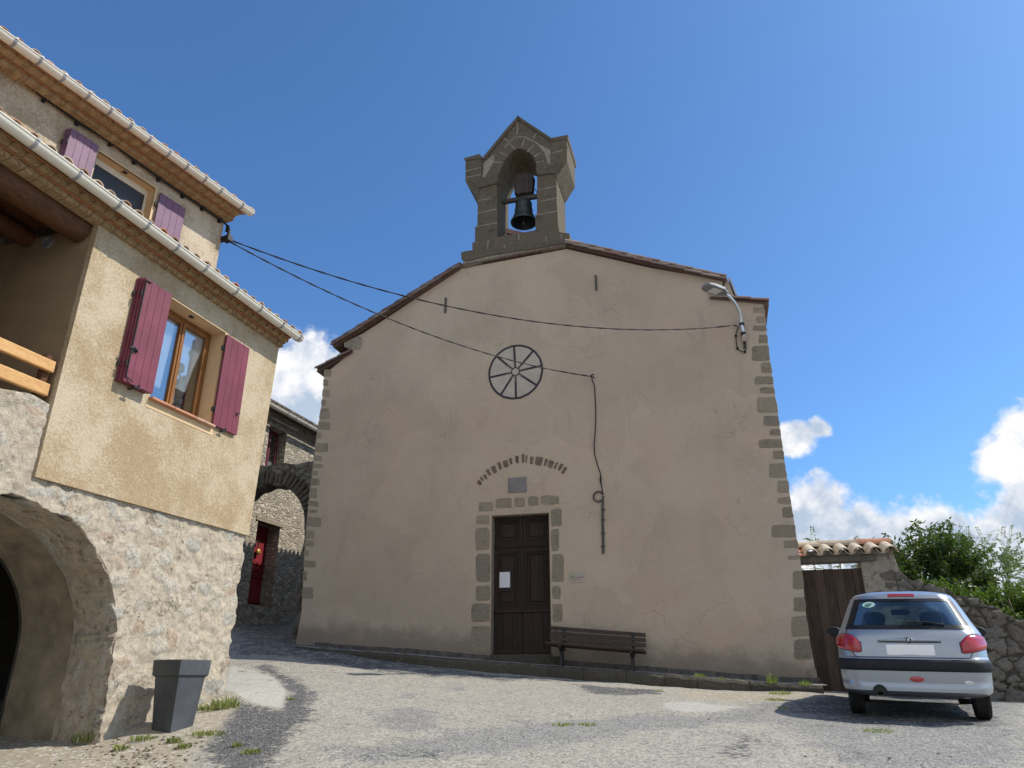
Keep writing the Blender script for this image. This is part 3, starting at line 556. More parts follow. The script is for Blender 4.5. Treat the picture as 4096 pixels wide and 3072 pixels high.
# ------------------------------------------------------------------ church
church = thing('church', 'small plain village church with beige rendered gable front and open stone belfry', 'church', tuple(CH.P(0, 0, 1.9)))
def build_church():
    F = CH; px = F.px
    ledge = [kb(425, 1530), kb(445, 1440), kb(462, 1350), kb(470, 1200), kb(480, 1000), kb(500, 740), kb(548, 330), kb(590, 50), (1297, 1498)]
    redge = [(3054, 1218), q7(172, 180), q7(190, 330), q7(213, 480), q7(250, 740), q7(285, 960), q7(320, 1180), q7(340, 1400), q7(383, 1630), (3274, 2760)]
    L = [px(*p) for p in ledge]; L[0] = (L[0][0] - .03, 1.6); L.insert(0, (L[0][0], 1.2)); Rr = [px(*p) for p in redge]; Rr.append((Rr[-1][0], 1.0))
    gl = [px(*p) for p in [(1411, 1405), (1411, 1394), (1377, 1386), (1377, 1371), (1453, 1333), (1550, 1270), (1664, 1194), (1849, 1074)]]
    gr = [px(*p) for p in [(2267, 996), (2600, 1071), (2890, 1122), (2890, 1192)]]
    d = [px(*c5(267, 1438)), px(*c5(281, 516)), px(*c5(668, 497)), px(*c5(676, 1436))]
    zsill = Z(1.87); ul, ur, zt = d[0][0], d[3][0], (d[1][1] + d[2][1]) / 2
    out = L + gl + gr + Rr + [(ur, 1.0), (ur, zt), (ul, zt), (ul, 1.0)]
    mb = MB(); mb.prism([F.P(u, 0, z) for u, z in out], F.n * -.6); mb.build('facade_wall', 'render', church)
    # body behind
    nl, nr, ar, al = px(1377, 1371), px(2890, 1122), px(3054, 1218), px(1297, 1498)
    for nm, pts in (('side_wall', [(L[2][0] + .02, 1.0), (al[0] + .02, al[1] - .02), (nl[0] - .03, nl[1] - .30), (nl[0], nl[1] - .05), (nl[0] + .5, nl[1] - .05), (nl[0] + .5, 1.0)]),
                    ('side_wall', [(Rr[-2][0] - .02, 1.0), (ar[0] - .02, ar[1] - .02), (nr[0] + .03, nr[1] - .30), (nr[0], nr[1] - .05), (nr[0] - .5, nr[1] - .05), (nr[0] - .5, 1.0)])):
        MB().prism([F.P(u, -.6, z) for u, z in pts], F.n * -13.4).build(nm, 'render', church)
    rg = (-.30 * K, Z(10.36))
    MB().prism([F.P(u, -13.5, z) for u, z in [(nl[0] + .5, 1), (nl[0] + .5, nl[1]), (rg[0], rg[1] - .1), (nr[0] - .5, nr[1]), (nr[0] - .5, 1)]], F.n * -.5).build('rear_wall', 'render', church)
    # roofs: slab with barrel tiles; verge courses along the gable
    mb = MB(); vt = MB()
    lt, rt, le, re = px(*k3(1540, 110)), px(2600, 1047), px(*k3(325, 868)), px(2900, 1103)
    sl = (lt[1] - le[1]) / (lt[0] - le[0]); sr = (rt[1] - re[1]) / (rt[0] - re[0])
    ra = px(*z4(1240, 1235)); sr = (ra[1] - re[1]) / (ra[0] - re[0])
    for (e, s) in ((le, sl), (re, sr)):
        zr = e[1] + s * (rg[0] - e[0])
        p = [F.P(rg[0], .02, zr - .07), F.P(e[0], .02, e[1] - .07), F.P(e[0], .02, e[1] - .17), F.P(rg[0], .02, zr - .21)]
        mb.prism(p, F.n * -14.2, .3)
        tiled_slope(mb, F, (rg[0], zr - .09), (e[0], e[1] - .09), -.2, -14.1, rowlen=.42)
    ridge_z = le[1] + sl * (rg[0] - le[0]); 
    for i in range(30): tile(mb, F.P(rg[0], -1.2 - i * .43, ridge_z - .10), F.P(rg[0], -1.2 - (i + 1.1) * .43, ridge_z - .09), .11, .12, (0, 0, 1), random.random())
    def verge(a, b, n, rows, low=.0, vt_=None):
        for k in range(rows):
            for i in range(n + (k % 2)):
                t0 = max(0, (i - .5 * (k % 2)) / n); t1 = min(1, (i + 1.10 - .5 * (k % 2)) / n)
                if t1 - t0 < .02: continue
                q0 = F.P(lerp(a[0], b[0], t0), .035 + .035 * k, lerp(a[1], b[1], t0) - .105 - .085 * k + low); q1 = F.P(lerp(a[0], b[0], t1), .035 + .035 * k, lerp(a[1], b[1], t1) - .092 - .085 * k + low)
                tile(vt, q0, q1, .088, .098, (0, 0, 1), random.random() * .75 + (.25 if a[0] > 0 and k == 0 else 0), seg=8)  # shadow kept in the tint: left verge darker than the right top row
    verge(lt, le, 10, 2); vt.build('verge_tiles', 'verge_tile', church); vt = MB(); verge(px(*z4(1240, 1235)), re, 10, 2); vt.build('verge_tiles', 'verge_tile', church)
    for a, b in ((px(*k3(505, 945)), px(*k3(165, 1122))), (px(*z5(715, 700)), px(*z5(1428, 762)))):
        vt = MB(); verge(a, b, 3, 1, .03); vt.build('verge_tiles', 'verge_tile', church)
        mb.prism([F.P(a[0], .015, a[1] - .05), F.P(b[0], .015, b[1] - .05), F.P(b[0], .015, b[1] - .10), F.P(a[0], .015, a[1] - .10)], F.n * -14, .4)
        tiled_slope(mb, F, (a[0], a[1] - .06), (b[0], b[1] - .06), -.2, -14.0, rowlen=.42)
    mb.build('roof', 'verge_tile', church)
    # flue-like rendered cheek and eave board at the right shoulder, loose red tiles below it
    mb = MB(); a = px(*z5(885, 490)); b = px(*z5(935, 500)); mb.prism([F.P(*q) for q in [(a[0], -.05, a[1]), (b[0], -.05, b[1] + .02), (b[0] + .10, -.05, b[1] - .42), (a[0] + .0, -.05, a[1] - .42)]], F.n * -.55)
    mb.build('cheek_wall', 'render', church)
    mb = MB(); p = [F.P(b[0] + .03, .0, b[1] + .04), F.P(b[0] + .13, .0, b[1] - .42)]; mb.prism([p[0], p[0] + F.e * .03, p[1] + F.e * .03, p[1]], F.n * -13.5); mb.build('eave_gutter', 'zinc', church)
    mb = MB()
    for i in range(5): 
        u0, zz = px(*z5(730 + i * 32, 690 - (i % 2) * 14)); tile(mb, F.P(u0, .02, zz), F.P(u0 + .05, -.25, zz), .05, .05, (0, 0, 1), 1.0, seg=5)
    mb.build('loose_tiles', 'tile', church)
    mb = MB(); mb.quad(*[F.P(*(lambda w: (w[0], .004, w[1]))(px(*k3(*q)))) for q in [(425, 905), (470, 935), (505, 950), (575, 940), (595, 850), (560, 815), (440, 880)]]); mb.build('plaster_patch', 'mortar', church)
    # quoins
    E = sorted([(p[1], p[0]) for p in redge])
    ex = lambda y: interp(y, E); mb = MB()
    for (y0, y1, xl) in [(80, 107, 115), (118, 147, 128), (155, 180, 115), (195, 232, 140), (240, 305, 110), (308, 355, 150), (366, 402, 122), (412, 440, 145), (452, 520, 131), (530, 574, 158), (585, 614, 185), (628, 665, 138), (676, 712, 197), (725, 790, 181), (798, 852, 216), (868, 898, 217), (908, 955, 238), (982, 1037, 190), (1046, 1082, 243), (1110, 1128, 260), (1172, 1252, 280), (1282, 1345, 285), (1360, 1448, 274), (1455, 1545, 286), (1580, 1625, 335)]:
        (xa, ya), (xa2, yb) = q7(xl, y0), q7(xl, y1); stone(mb, F, [px(xa, ya + 3), px(ex(ya) + 2, ya), px(ex(yb) + 2, yb), px(xa, yb)], -.05, .004, .010)
    mb.build('quoin_stones', 'granite', church)
    E2 = sorted([(p[1], p[0]) for p in ledge]); el = lambda y: interp(y, E2); mb = MB()
    ql = [(*[k3(0, v)[1] for v in (a, b)], k3(c, 0)[0]) for a, b, c in [(1130, 1200, 300), (1225, 1290, 270)]] + [(*[kb(0, v)[1] for v in (a, b)], kb(c, 0)[0]) for a, b, c in
        [(10, 57, 632), (70, 110, 607), (122, 192, 632), (203, 255, 637), (268, 310, 583), (330, 390, 622), (408, 445, 583), (460, 487, 592), (497, 530, 560), (545, 592, 571), (604, 670, 556), (682, 717, 567), (733, 755, 560), (778, 840, 580), (858, 912, 542), (922, 960, 538), (978, 1018, 507), (1043, 1085, 550), (1105, 1165, 495), (1203, 1275, 533)]]
    for (ya, yb, xr) in ql: stone(mb, F, [px(el(ya) - 2, ya), px(xr, ya + 3), px(xr, yb), px(el(yb) - 2, yb)], -.05, .004, .010)
    mb.build('quoin_stones', 'granite', church)
    # door surround, relieving arch, plinth, step
    mb = MB()
    for (a, b, c, e) in [(175, 515, 262, 578), (170, 600, 264, 748), (172, 772, 268, 962), (170, 985, 268, 1085), (142, 1103, 266, 1225), (140, 1250, 266, 1428), (670, 475, 742, 590), (670, 608, 725, 755), (677, 772, 755, 962), (678, 985, 735, 1075), (680, 1102, 747, 1228), (680, 1245, 715, 1425), (190, 430, 287, 490), (303, 404, 410, 472), (428, 398, 498, 460), (518, 391, 588, 455), (603, 388, 724, 447)]:
        stone(mb, F, [px(*c5(a, b)), px(*c5(c, b - (c - a) * .03)), px(*c5(c, e - (c - a) * .03)), px(*c5(a, e))], -.02, .006, .010)
    s = .07
    mb.box(F, ul - .05, ul + .012, -.26, -.005, 1.7, zt, .35); mb.box(F, ur - .012, ur + .05, -.26, -.005, 1.7, zt, .45); mb.box(F, ul + .013, ur - .013, -.26, -.006, zt - .012, zt + .09, .75)
    mb.build('door_surround', 'granite', church)
    mb = MB(); C0 = (480, 640)
    for (x, y, w, ln) in [(195, 300, 26, 34), (212, 275, 16, 30), (235, 262, 18, 34), (257, 232, 24, 44), (293, 213, 34, 50), (330, 188, 22, 52), (370, 175, 38, 46), (404, 158, 22, 44), (446, 146, 26, 50), (485, 139, 20, 60), (508, 143, 12, 50), (542, 151, 26, 50), (590, 157, 52, 58), (635, 165, 18, 50), (668, 177, 38, 52), (702, 187, 18, 46), (733, 197, 20, 52), (758, 218, 22, 52)]:
        r_ = Vector((x - C0[0], y - C0[1])).normalized(); tn = Vector((-r_.y, r_.x)); c_ = Vector((x, y))
        q = [c_ + tn * w * .5 + r_ * ln * .5, c_ + tn * w * .42 - r_ * ln * .5, c_ - tn * w * .42 - r_ * ln * .5, c_ - tn * w * .5 + r_ * ln * .5]
        stone(mb, F, [px(*c5(*v)) for v in q], -.02, .007, .006)
    mb.build('relieving_arch', 'slate', church)
    mb = MB(); u = -4.62
    while u < 5.5:
        e = min(u + rnd(.22, .42), 5.55); 
        if not (ul - .12 < (u + e) / 2 < ur + .1): a_, b_, f_ = u + .006, e - .006, .010 + rnd(0, .006); mb.hexa([F.P(a_, -.02, cz(u) - .12), F.P(b_, -.02, cz(e) - .12), F.P(b_, f_, cz(e) - .12), F.P(a_, f_, cz(u) - .12), F.P(a_, -.02, cz(u) + .125 + rnd(-.01, .01)), F.P(b_, -.02, cz(e) + .125), F.P(b_, f_, cz(e) + .12 + rnd(-.012, .012)), F.P(a_, f_, cz(u) + .12 + rnd(-.012, .012))], random.random())
        u = e
    mb.build('plinth_stones', 'plinth', church)
    mb = MB(); mb.box(F, ul - .1, ur + .22, -.5, .16, 1.45, zsill - .055, .3); mb.box(F, ul - .02, ur + .02, -.5, .02, zsill - .06, zsill - .004, .6); mb.build('doorstep', 'kerb_stone', church, bevel=.012)
    # double door
    dw = MB(); o = -.20
    um = (ul + ur) / 2; dw.box(F, ul, ur, o - .06, o - .02, zsill, zt + .05, .3); dr = dw.build('door', 'door_wood', church)
    zz = lambda y: px(*c5(470, y))[1]
    mb = MB(); ztr = zz(708); mb.box(F, ul, ur, o - .02, o + .045, ztr - .035, ztr + .03, .7); mb.box(F, ul + .01, ur - .01, o - .02, o + .06, ztr - .01, ztr + .012, .4); mb.build('door_rail', 'door_wood', dr, bevel=.006); mb = MB()
    zl = zz(1146); mb.box(F, ul, ur, o - .02, o + .05, zl - .03, zl + .012, .9); mb.build('door_rail', 'door_wood', dr, bevel=.006); mb = MB(); zk = zz(1402); mb.box(F, ul + .004, um - .008, o - .02, o + .035, zsill + .01, zk, .85); mb.build('door_rail', 'door_wood', dr, bevel=.006); mb = MB(); mb.box(F, um + .008, ur - .004, o - .02, o + .035, zsill + .01, zk, .8)
    mb.build('door_rail', 'door_wood', dr, bevel=.006)
    for s_ in (0, 1):
        a, b = (ul + .005, um - .004) if s_ == 0 else (um + .004, ur - .005)
        mb = MB()
        def frame(z0, z1, st, tone):
            mb.box(F, a, a + st, o - .02, o + .02, z0, z1, tone); mb.box(F, b - st, b, o - .02, o + .02, z0, z1, tone + .1); mb.box(F, a + st, b - st, o - .02, o + .018, z0, z0 + st, tone); mb.box(F, a + st, b - st, o - .02, o + .018, z1 - st, z1, tone)
            for k, (dd, h) in enumerate(((.0, .034), (.03, .026), (.055, .012))):
                x0, x1, y0, y1 = a + st + dd, b - st - dd, z0 + st + dd, z1 - st - dd; w_ = .018
                mb.box(F, x0, x1, o - .02, o + h, y0, y0 + w_, .95); mb.box(F, x0, x1, o - .02, o + h, y1 - w_, y1, .6); mb.box(F, x0, x0 + w_, o - .02, o + h - .001, y0 + w_, y1 - w_, .8); mb.box(F, x1 - w_, x1, o - .02, o + h - .001, y0 + w_, y1 - w_, .7)
            mb.box(F, a + st + .09, b - st - .09, o - .02, o + .012, z0 + st + .09, z1 - st - .09, rnd(.4, .6))
        frame(zl + .014, ztr - .037, .085, .45)
        frame(ztr + .032, zt - .005, .07, .35)
        n = 3
        for i in range(n): mb.box(F, lerp(a, b, i / n) + .003, lerp(a, b, (i + 1) / n) - .003, o - .02, o + .014 + rnd(0, .005), zk + .003, zl - .032, rnd(.2, .7))
        if s_ == 1: mb.box(F, a - .02, a + .035, o + .018, o + .036, zl + .02, ztr - .04, .55); mb.lathe(F.P(a + .06, o + .02, zl + .22), F.n, [(.0, .016), (.016, .014), (.02, 0)], 10, .0)
        mb.build('door_leaf', 'door_wood', dr)
    # painted wheel
    mb = MB(); cu, czz = px(2062, 1487); RU, RZ = (px(2174, 1482)[0] - px(1955, 1490)[0]) / 2, (px(2065, 1378)[1] - px(2060, 1596)[1]) / 2
    circ = lambda k, r, rz=None: (cu + math.cos(k) * r, czz + math.sin(k) * (rz or r * RZ / RU))
    N = 72; mb.add([F.P(cu, .005, czz)] + [F.P(*(lambda w: (w[0], .005, w[1]))(circ(2 * math.pi * i / N, RU * .985))) for i in range(N)], [(0, 1 + i, 1 + (i + 1) % N) for i in range(N)])
    wd = mb.build('wheel_motif', 'wheel_disc', church)
    def ring(m_, r0_, r1_, tint, o_=.010):
        vs = []; 
        for i in range(N):
            for r_ in (r0_, r1_): w = circ(2 * math.pi * i / N, r_ * (1 + .004 * math.sin(i * 1.7))); vs += [F.P(w[0], o_, w[1]), F.P(w[0], 0.004, w[1])]
        fs = []
        for i in range(N):
            a_, b_ = 4 * i, 4 * ((i + 1) % N); fs += [(a_, b_, b_ + 2, a_ + 2), (a_, a_ + 1, b_ + 1, b_), (a_ + 2, b_ + 2, b_ + 3, a_ + 3)]
        m_.add(vs, fs, tint)
    m_ = MB(); ring(m_, RU * .93, RU, .0); m_.build('wheel_ring', 'wheel_paint', wd)
    m_ = MB(); ring(m_, RU * .125, RU * .165, .55); m_.build('wheel_hub', 'wheel_paint', wd)
    for k, ang in enumerate([93, 47, 7, -37, -89, 236, 187, 137]):
        m_ = MB(); a_ = R(ang); dx = Vector((math.cos(a_), math.sin(a_) * RZ / RU)); nx_ = Vector((-dx.y, dx.x)).normalized() * .024
        for i in range(10):
            r0_, r1_ = lerp(.165, .93, i / 10) * RU, lerp(.165, .93, (i + 1) / 10) * RU; q = [dx * r0_ - nx_, dx * r1_ - nx_, dx * r1_ + nx_, dx * r0_ + nx_]
            m_.prism([F.P(cu + v.x, .004, czz + v.y) for v in q], F.n * .007, max(0, .9 - i * .13))
        m_.build('wheel_spoke', 'wheel_paint', wd)
    # wall anchors
    for (xa, ya, xb, yb) in ((1784, 1192, 1780, 1252), (2383, 1102, 2385, 1163)):
        a, b = px(xa, ya), px(xb, yb); mb = MB(); mb.box(F, a[0] - .022, a[0] + .022, -.01, .035, b[1], a[1]); mb.build('wall_anchor', 'iron', church, bevel=.004)
    # ---- belfry
    T = 1.12; o = .03
    pz = lambda *l: [F.P(*(lambda w: (w[0], o, w[1]))(px(*z4(*q), o))) for q in l]
    bw = MB()
    bw.prism(pz((441, 1262), (444, 1120), (463, 1112), (467, 880), (505, 690), (507, 512), (735, 235), (820, 150), (925, 238), (1112, 338), (1112, 575), (1163, 645), (1165, 880), (1178, 1110), (1194, 1182), (978, 1150), (976, 1015), (990, 1008), (992, 650), (985, 565), (962, 502), (905, 445), (830, 425), (778, 447), (715, 520), (668, 610), (636, 700), (640, 1212)), F.n * -T, .45)
    body = bw.build('belfry', 'belfry_stone', church)
    o = .055
    MB().prism(pz((358, 560), (358, 720), (465, 872), (500, 690), (500, 492), (358, 530)), F.n * -(T - .02), .3).build('belfry_shoulder', 'belfry_stone', body)
    MB().prism(pz((1112, 350), (1257, 340), (1257, 545), (1166, 690), (1112, 600)), F.n * -(T - .02), .6).build('belfry_shoulder', 'belfry_stone', body)
    mb = MB(); o = .075
    mb.prism(pz((342, 514), (486, 476), (506, 512), (358, 532)), F.n * -(T + .05), .4); mb.prism(pz((1110, 336), (1266, 308), (1262, 346), (1112, 362)), F.n * -(T + .07), .5)
    for a, b in (((505, 512), (820, 138)), ((820, 138), (1114, 332))):
        d_ = Vector((b[0] - a[0], b[1] - a[1])).normalized(); nn = Vector((d_.y, -d_.x)) * 22; mb.prism(pz(a, b, (b[0] - nn.x, b[1] - nn.y), (a[0] - nn.x, a[1] - nn.y)), F.n * -(T + .07), .35)
    mb.prism(pz((398, 708), (638, 660), (640, 730), (470, 775), (430, 745)), F.n * -.16, .25); mb.prism(pz((978, 600), (1215, 552), (1172, 640), (996, 660)), F.n * -.16, .3)
    mb.build('coping', 'belfry_stone', body)
    mb = MB(); o = .05; mb.prism(pz((420, 1335), (418, 1262), (640, 1212), (985, 1150), (1278, 1180), (1278, 1240), (1000, 1270), (700, 1315)), F.n * -(T + .03), .55)
    o = .085; mb.prism(pz((318, 1350), (345, 1340), (420, 1328), (700, 1305), (1000, 1262), (1250, 1235), (1250, 1262), (1000, 1308), (560, 1375), (365, 1425), (322, 1405)), F.n * -(T + .1), .4)
    mb.build('belfry_base', 'belfry_stone', body)
    mb = MB(); o = .06; mb.prism(pz((335, 1408), (365, 1425), (560, 1377), (1000, 1310), (1248, 1264), (1240, 1290), (1000, 1335), (560, 1420), (370, 1470), (340, 1470)), F.n * -.6, .5); mb.build('mortar_fillet', 'mortar', body)
    mb = MB()
    for i in range(7):
        a, b = px(*z4(lerp(350, 1240, i / 7), lerp(1478, 1300, i / 7))), px(*z4(lerp(350, 1240, (i + 1) / 7) - 4, lerp(1478, 1300, (i + 1) / 7))); mb.prism([F.P(a[0], .075, a[1]), F.P(b[0], .075, b[1]), F.P(b[0], .075, b[1] + .05), F.P(a[0], .075, a[1] + .05)], F.n * -.2, random.random())
    mb.build('slate_course', 'slate', body)
    mb = MB(); 
    def joint(pts, oo, w=7):
        for a, b in zip(pts, pts[1:]):
            d_ = Vector((b[0] - a[0], b[1] - a[1])); n_ = Vector((-d_.y, d_.x)).normalized(); n0, n1 = n_ * w * rnd(.4, .75), n_ * w * rnd(.4, .75)
            q = [px(*z4(a[0] + n0.x, a[1] + n0.y), oo), px(*z4(b[0] + n1.x, b[1] + n1.y), oo), px(*z4(b[0] - n1.x, b[1] - n1.y), oo), px(*z4(a[0] - n0.x, a[1] - n0.y), oo)]
            mb.prism([F.P(w_[0], oo - .02, w_[1]) for w_ in q], F.n * .024, .5)
    for l in ([(468, 892), (520, 882), (580, 870)], [(466, 1000), (550, 985), (632, 966)], [(450, 1122), (640, 1085)], [(1000, 797), (1080, 780), (1162, 762)], [(996, 905), (1080, 885), (1164, 868)], [(981, 1020), (1080, 1000), (1174, 984)], [(735, 372), (800, 438)], [(882, 342), (852, 418)], [(965, 397), (905, 458)], [(1022, 468), (966, 500)], [(662, 462), (722, 492)], [(608, 548), (684, 552)], [(820, 168), (815, 310)], [(690, 335), (732, 362)], [(958, 338), (992, 288)], [(700, 425), (790, 330), (880, 326), (975, 372), (1040, 430)], [(985, 552), (1055, 538)]): joint(l, .031)
    for l in ([(360, 632), (430, 612), (496, 596)], [(1116, 470), (1220, 446)], [(362, 688), (430, 672), (498, 660)]): joint(l, .056)
    for l in ([(828, 1185), (832, 1240)], [(560, 1240), (552, 1320)], [(1070, 1210), (1074, 1258)], [(705, 1275), (700, 1305)], [(1205, 1190), (1208, 1235)]): joint(l, .051, 10)
    o = .034; mb.prism(pz((508, 690), (520, 560), (610, 480), (610, 540), (555, 640), (530, 690)), F.n * -.02); mb.prism(pz((985, 380), (1110, 440), (1110, 575), (1085, 560), (1060, 470)), F.n * -.02)
    mb.build('mortar_joints', 'mortar', body)
build_church()
# bell, hung in the opening
def build_bell():
    F = CH; oo = -.5; um, zt = F.px(*z4(873, 885), oo); zl = F.px(*z4(870, 1085), oo)[1]; r = (F.px(*z4(975, 1080), oo)[0] - F.px(*z4(746, 1080), oo)[0]) / 2
    B = thing('bell', 'dark bronze bell under a wooden headstock inside the stone belfry', 'bell', tuple(F.P(um, oo, zl)))
    H = zt - zl; mb = MB(); c = F.P(um, oo, zl)
    mb.lathe(c, (0, 0, 1), [(.0, H * .97), (r * .30, H * .99), (r * .50, H * .94), (r * .59, H * .86), (r * .62, H * .78), (r * .63, H * .70), (r * .66, H * .52), (r * .71, H * .36), (r * .79, H * .22), (r * .90, H * .10), (r, H * .02), (r * .99, -.01), (r * .93, -.005), (r * .82, H * .12), (r * .66, H * .34), (r * .58, H * .7), (r * .4, H * .9), (0, H * .92)], 32)
    mb.build('bell_body', 'bronze', B, smooth=True, sharp=50)
    mb = MB()
    for k in (.80, .52, .2): mb.lathe(c + Vector((0, 0, H * k)), (0, 0, 1), [(r * interp(k, [(.2, .805), (.52, .665), (.8, .62)]) + .006, -.008), (r * interp(k, [(.2, .805), (.52, .665), (.8, .62)]) + .012, 0), (r * interp(k, [(.2, .8), (.52, .66), (.8, .615)]) + .006, .008)], 32)
    mb.build('bell_band', 'bronze', B)
    mb = MB(); mb.tube([c + Vector((0, 0, H * .9)), c + Vector((0, 0, .05))], .018); mb.lathe(c + Vector((0, 0, -.03)), (0, 0, 1), [(0, -.05), (.04, -.03), (.05, .01), (.03, .05), (0, .06)], 12); mb.build('clapper', 'iron', B)
    mb = MB(); a, b = F.px(*z4(705, 905), oo), F.px(*z4(992, 850), oo); zb = (a[1] + b[1]) / 2; mb.box(F, -.56, b[0] + .12, oo - .05, oo + .05, zb - .05, zb + .05); mb.build('support_bar', 'iron', B)
    mb = MB(); q = [F.px(*z4(*p), oo) for p in [(800, 850), (955, 832), (968, 690), (950, 662), (815, 678), (795, 715)]]; mb.prism([F.P(u, oo + .11, z) for u, z in q], F.n * -.22); hs = mb.build('headstock', 'bell_wood', B, bevel=.01)
    mb = MB(); 
    for k in (.25, .72):
        u0 = lerp(q[0][0], q[1][0], k); mb.box(F, u0 - .012, u0 + .012, oo + .105, oo + .122, q[0][1] - .05, q[3][1])
    zb2 = lerp(q[0][1], q[3][1], .75); mb.box(F, q[5][0] - .01, q[2][0] + .01, oo + .106, oo + .124, zb2 - .012, zb2 + .012); mb.build('strap', 'iron', hs)
    mb = MB(); mb.tube([F.P(q[1][0], oo, q[1][1] + .1), F.P(q[1][0] + .06, oo, q[1][1] + .14), F.P(q[1][0] + .10, oo, q[1][1] + .05), F.P(q[1][0] + .13, oo, q[1][1] - .05)], .012); mb.build('bell_lever', 'iron', B)
build_bell()
# ------------------------------------------------------------------ rubble walls with real relief
def rubble_wall(name, fr, mat, parent, u0, u1, v0, v1, step, sdf, sx, sz, amp, buried=0.0, thick=.35, off=0.0, rough=.012, seed=0, smooth=True, edge=.2):
    us = np.arange(u0, u1 + step * .5, step); vs = np.arange(v0, v1 + step * .5, step); nu, nv = len(us), len(vs)
    U, V = np.meshgrid(us, vs); D = sdf(U, V) if sdf else np.ones_like(U)
    keepv = D > 0
    if sdf:
        e = 1e-3; gx = (sdf(U + e, V) - sdf(U - e, V)) / (2 * e); gy = (sdf(U, V + e) - sdf(U, V - e)) / (2 * e); gn = np.hypot(gx, gy) + 1e-9
        mv = (D < 0) & (D > -step * 2.2); U = np.where(mv, U - gx / gn ** 2 * D, U); V = np.where(mv, V - gy / gn ** 2 * D, V)
    H = np.zeros_like(U); MO = np.zeros_like(U); CE = np.zeros_like(U)
    fk = lambda j, i: keepv[j, i] or keepv[j, i + 1] or keepv[j + 1, i] or keepv[j + 1, i + 1]
    faces = [(j, i) for j in range(nv - 1) for i in range(nu - 1) if fk(j, i)]
    used = set()
    for j, i in faces: used.update(((j, i), (j, i + 1), (j + 1, i), (j + 1, i + 1)))
    for (j, i) in used:
        u, v = U[j, i], V[j, i]; wv = noise.noise_vector(Vector((u * 2.5, v * 2.5, seed))) * .10 + noise.noise_vector(Vector((u * 9, v * 9, seed))) * .035
        p = Vector(((u + wv.x) * sx, (v + wv.y) * sz, seed * 3.1)); d, pts = noise.voronoi(p)
        h = min(1, max(0, (d[1] - d[0] - .02) / edge)); h = h * h * (3 - 2 * h); c = (math.sin(pts[0].x * 12.9898 + pts[0].y * 78.233 + pts[0].z * 3.7) * 43758.5453) % 1.0
        vis = 1.0 if buried <= 0 else min(1, max(0, (c - buried) / .25))
        hh = h * vis; H[j, i] = amp * hh * (.55 + .45 * ((c * 7.3) % 1)) + rough * noise.fractal(Vector((u * 7, v * 7, seed)), 1.0, 2.0, 5) ; MO[j, i] = 1 - hh; CE[j, i] = (c * 3.7) % 1
    idx = {}; mb = MB(); mo = []; ce = []
    for k, (j, i) in enumerate(sorted(used)): idx[(j, i)] = k; mb.v.append(tuple(fr.P(U[j, i], off + H[j, i], V[j, i]))); mo.append(MO[j, i]); ce.append(CE[j, i])
    cnt = {}
    for j, i in faces:
        q = [idx[(j, i)], idx[(j, i + 1)], idx[(j + 1, i + 1)], idx[(j + 1, i)]]; mb.f.append(tuple(q)); mb.t.append(.5)
        for a, b in zip(q, q[1:] + q[:1]): cnt[(a, b)] = cnt.get((a, b), 0) + 1
    inv = {k: ji for ji, k in idx.items()}; back = {}
    for (a, b) in [e for e in cnt if (e[1], e[0]) not in cnt]:
        for w in (a, b):
            if w not in back:
                j, i = inv[w]; lay = []
                for q in range(1, 4): 
                    n_ = noise.noise_vector(Vector((U[j, i] * 5, V[j, i] * 5, q * 2.0 + seed))) * (.015 if q < 3 else 0)
                    lay.append(len(mb.v)); mb.v.append(tuple(fr.P(U[j, i] + n_.x, off - thick * q / 3, V[j, i] + n_.y))); mo.append(.6); ce.append(CE[j, i])
                back[w] = lay
        la, lb = [a] + back[a], [b] + back[b]
        for q in range(3): mb.f.append((lb[q], la[q], la[q + 1], lb[q + 1])); mb.t.append(.5)
    return mb.build(name, mat, parent, smooth=smooth, flip=False, attrs={'mortar': mo, 'cell': ce})

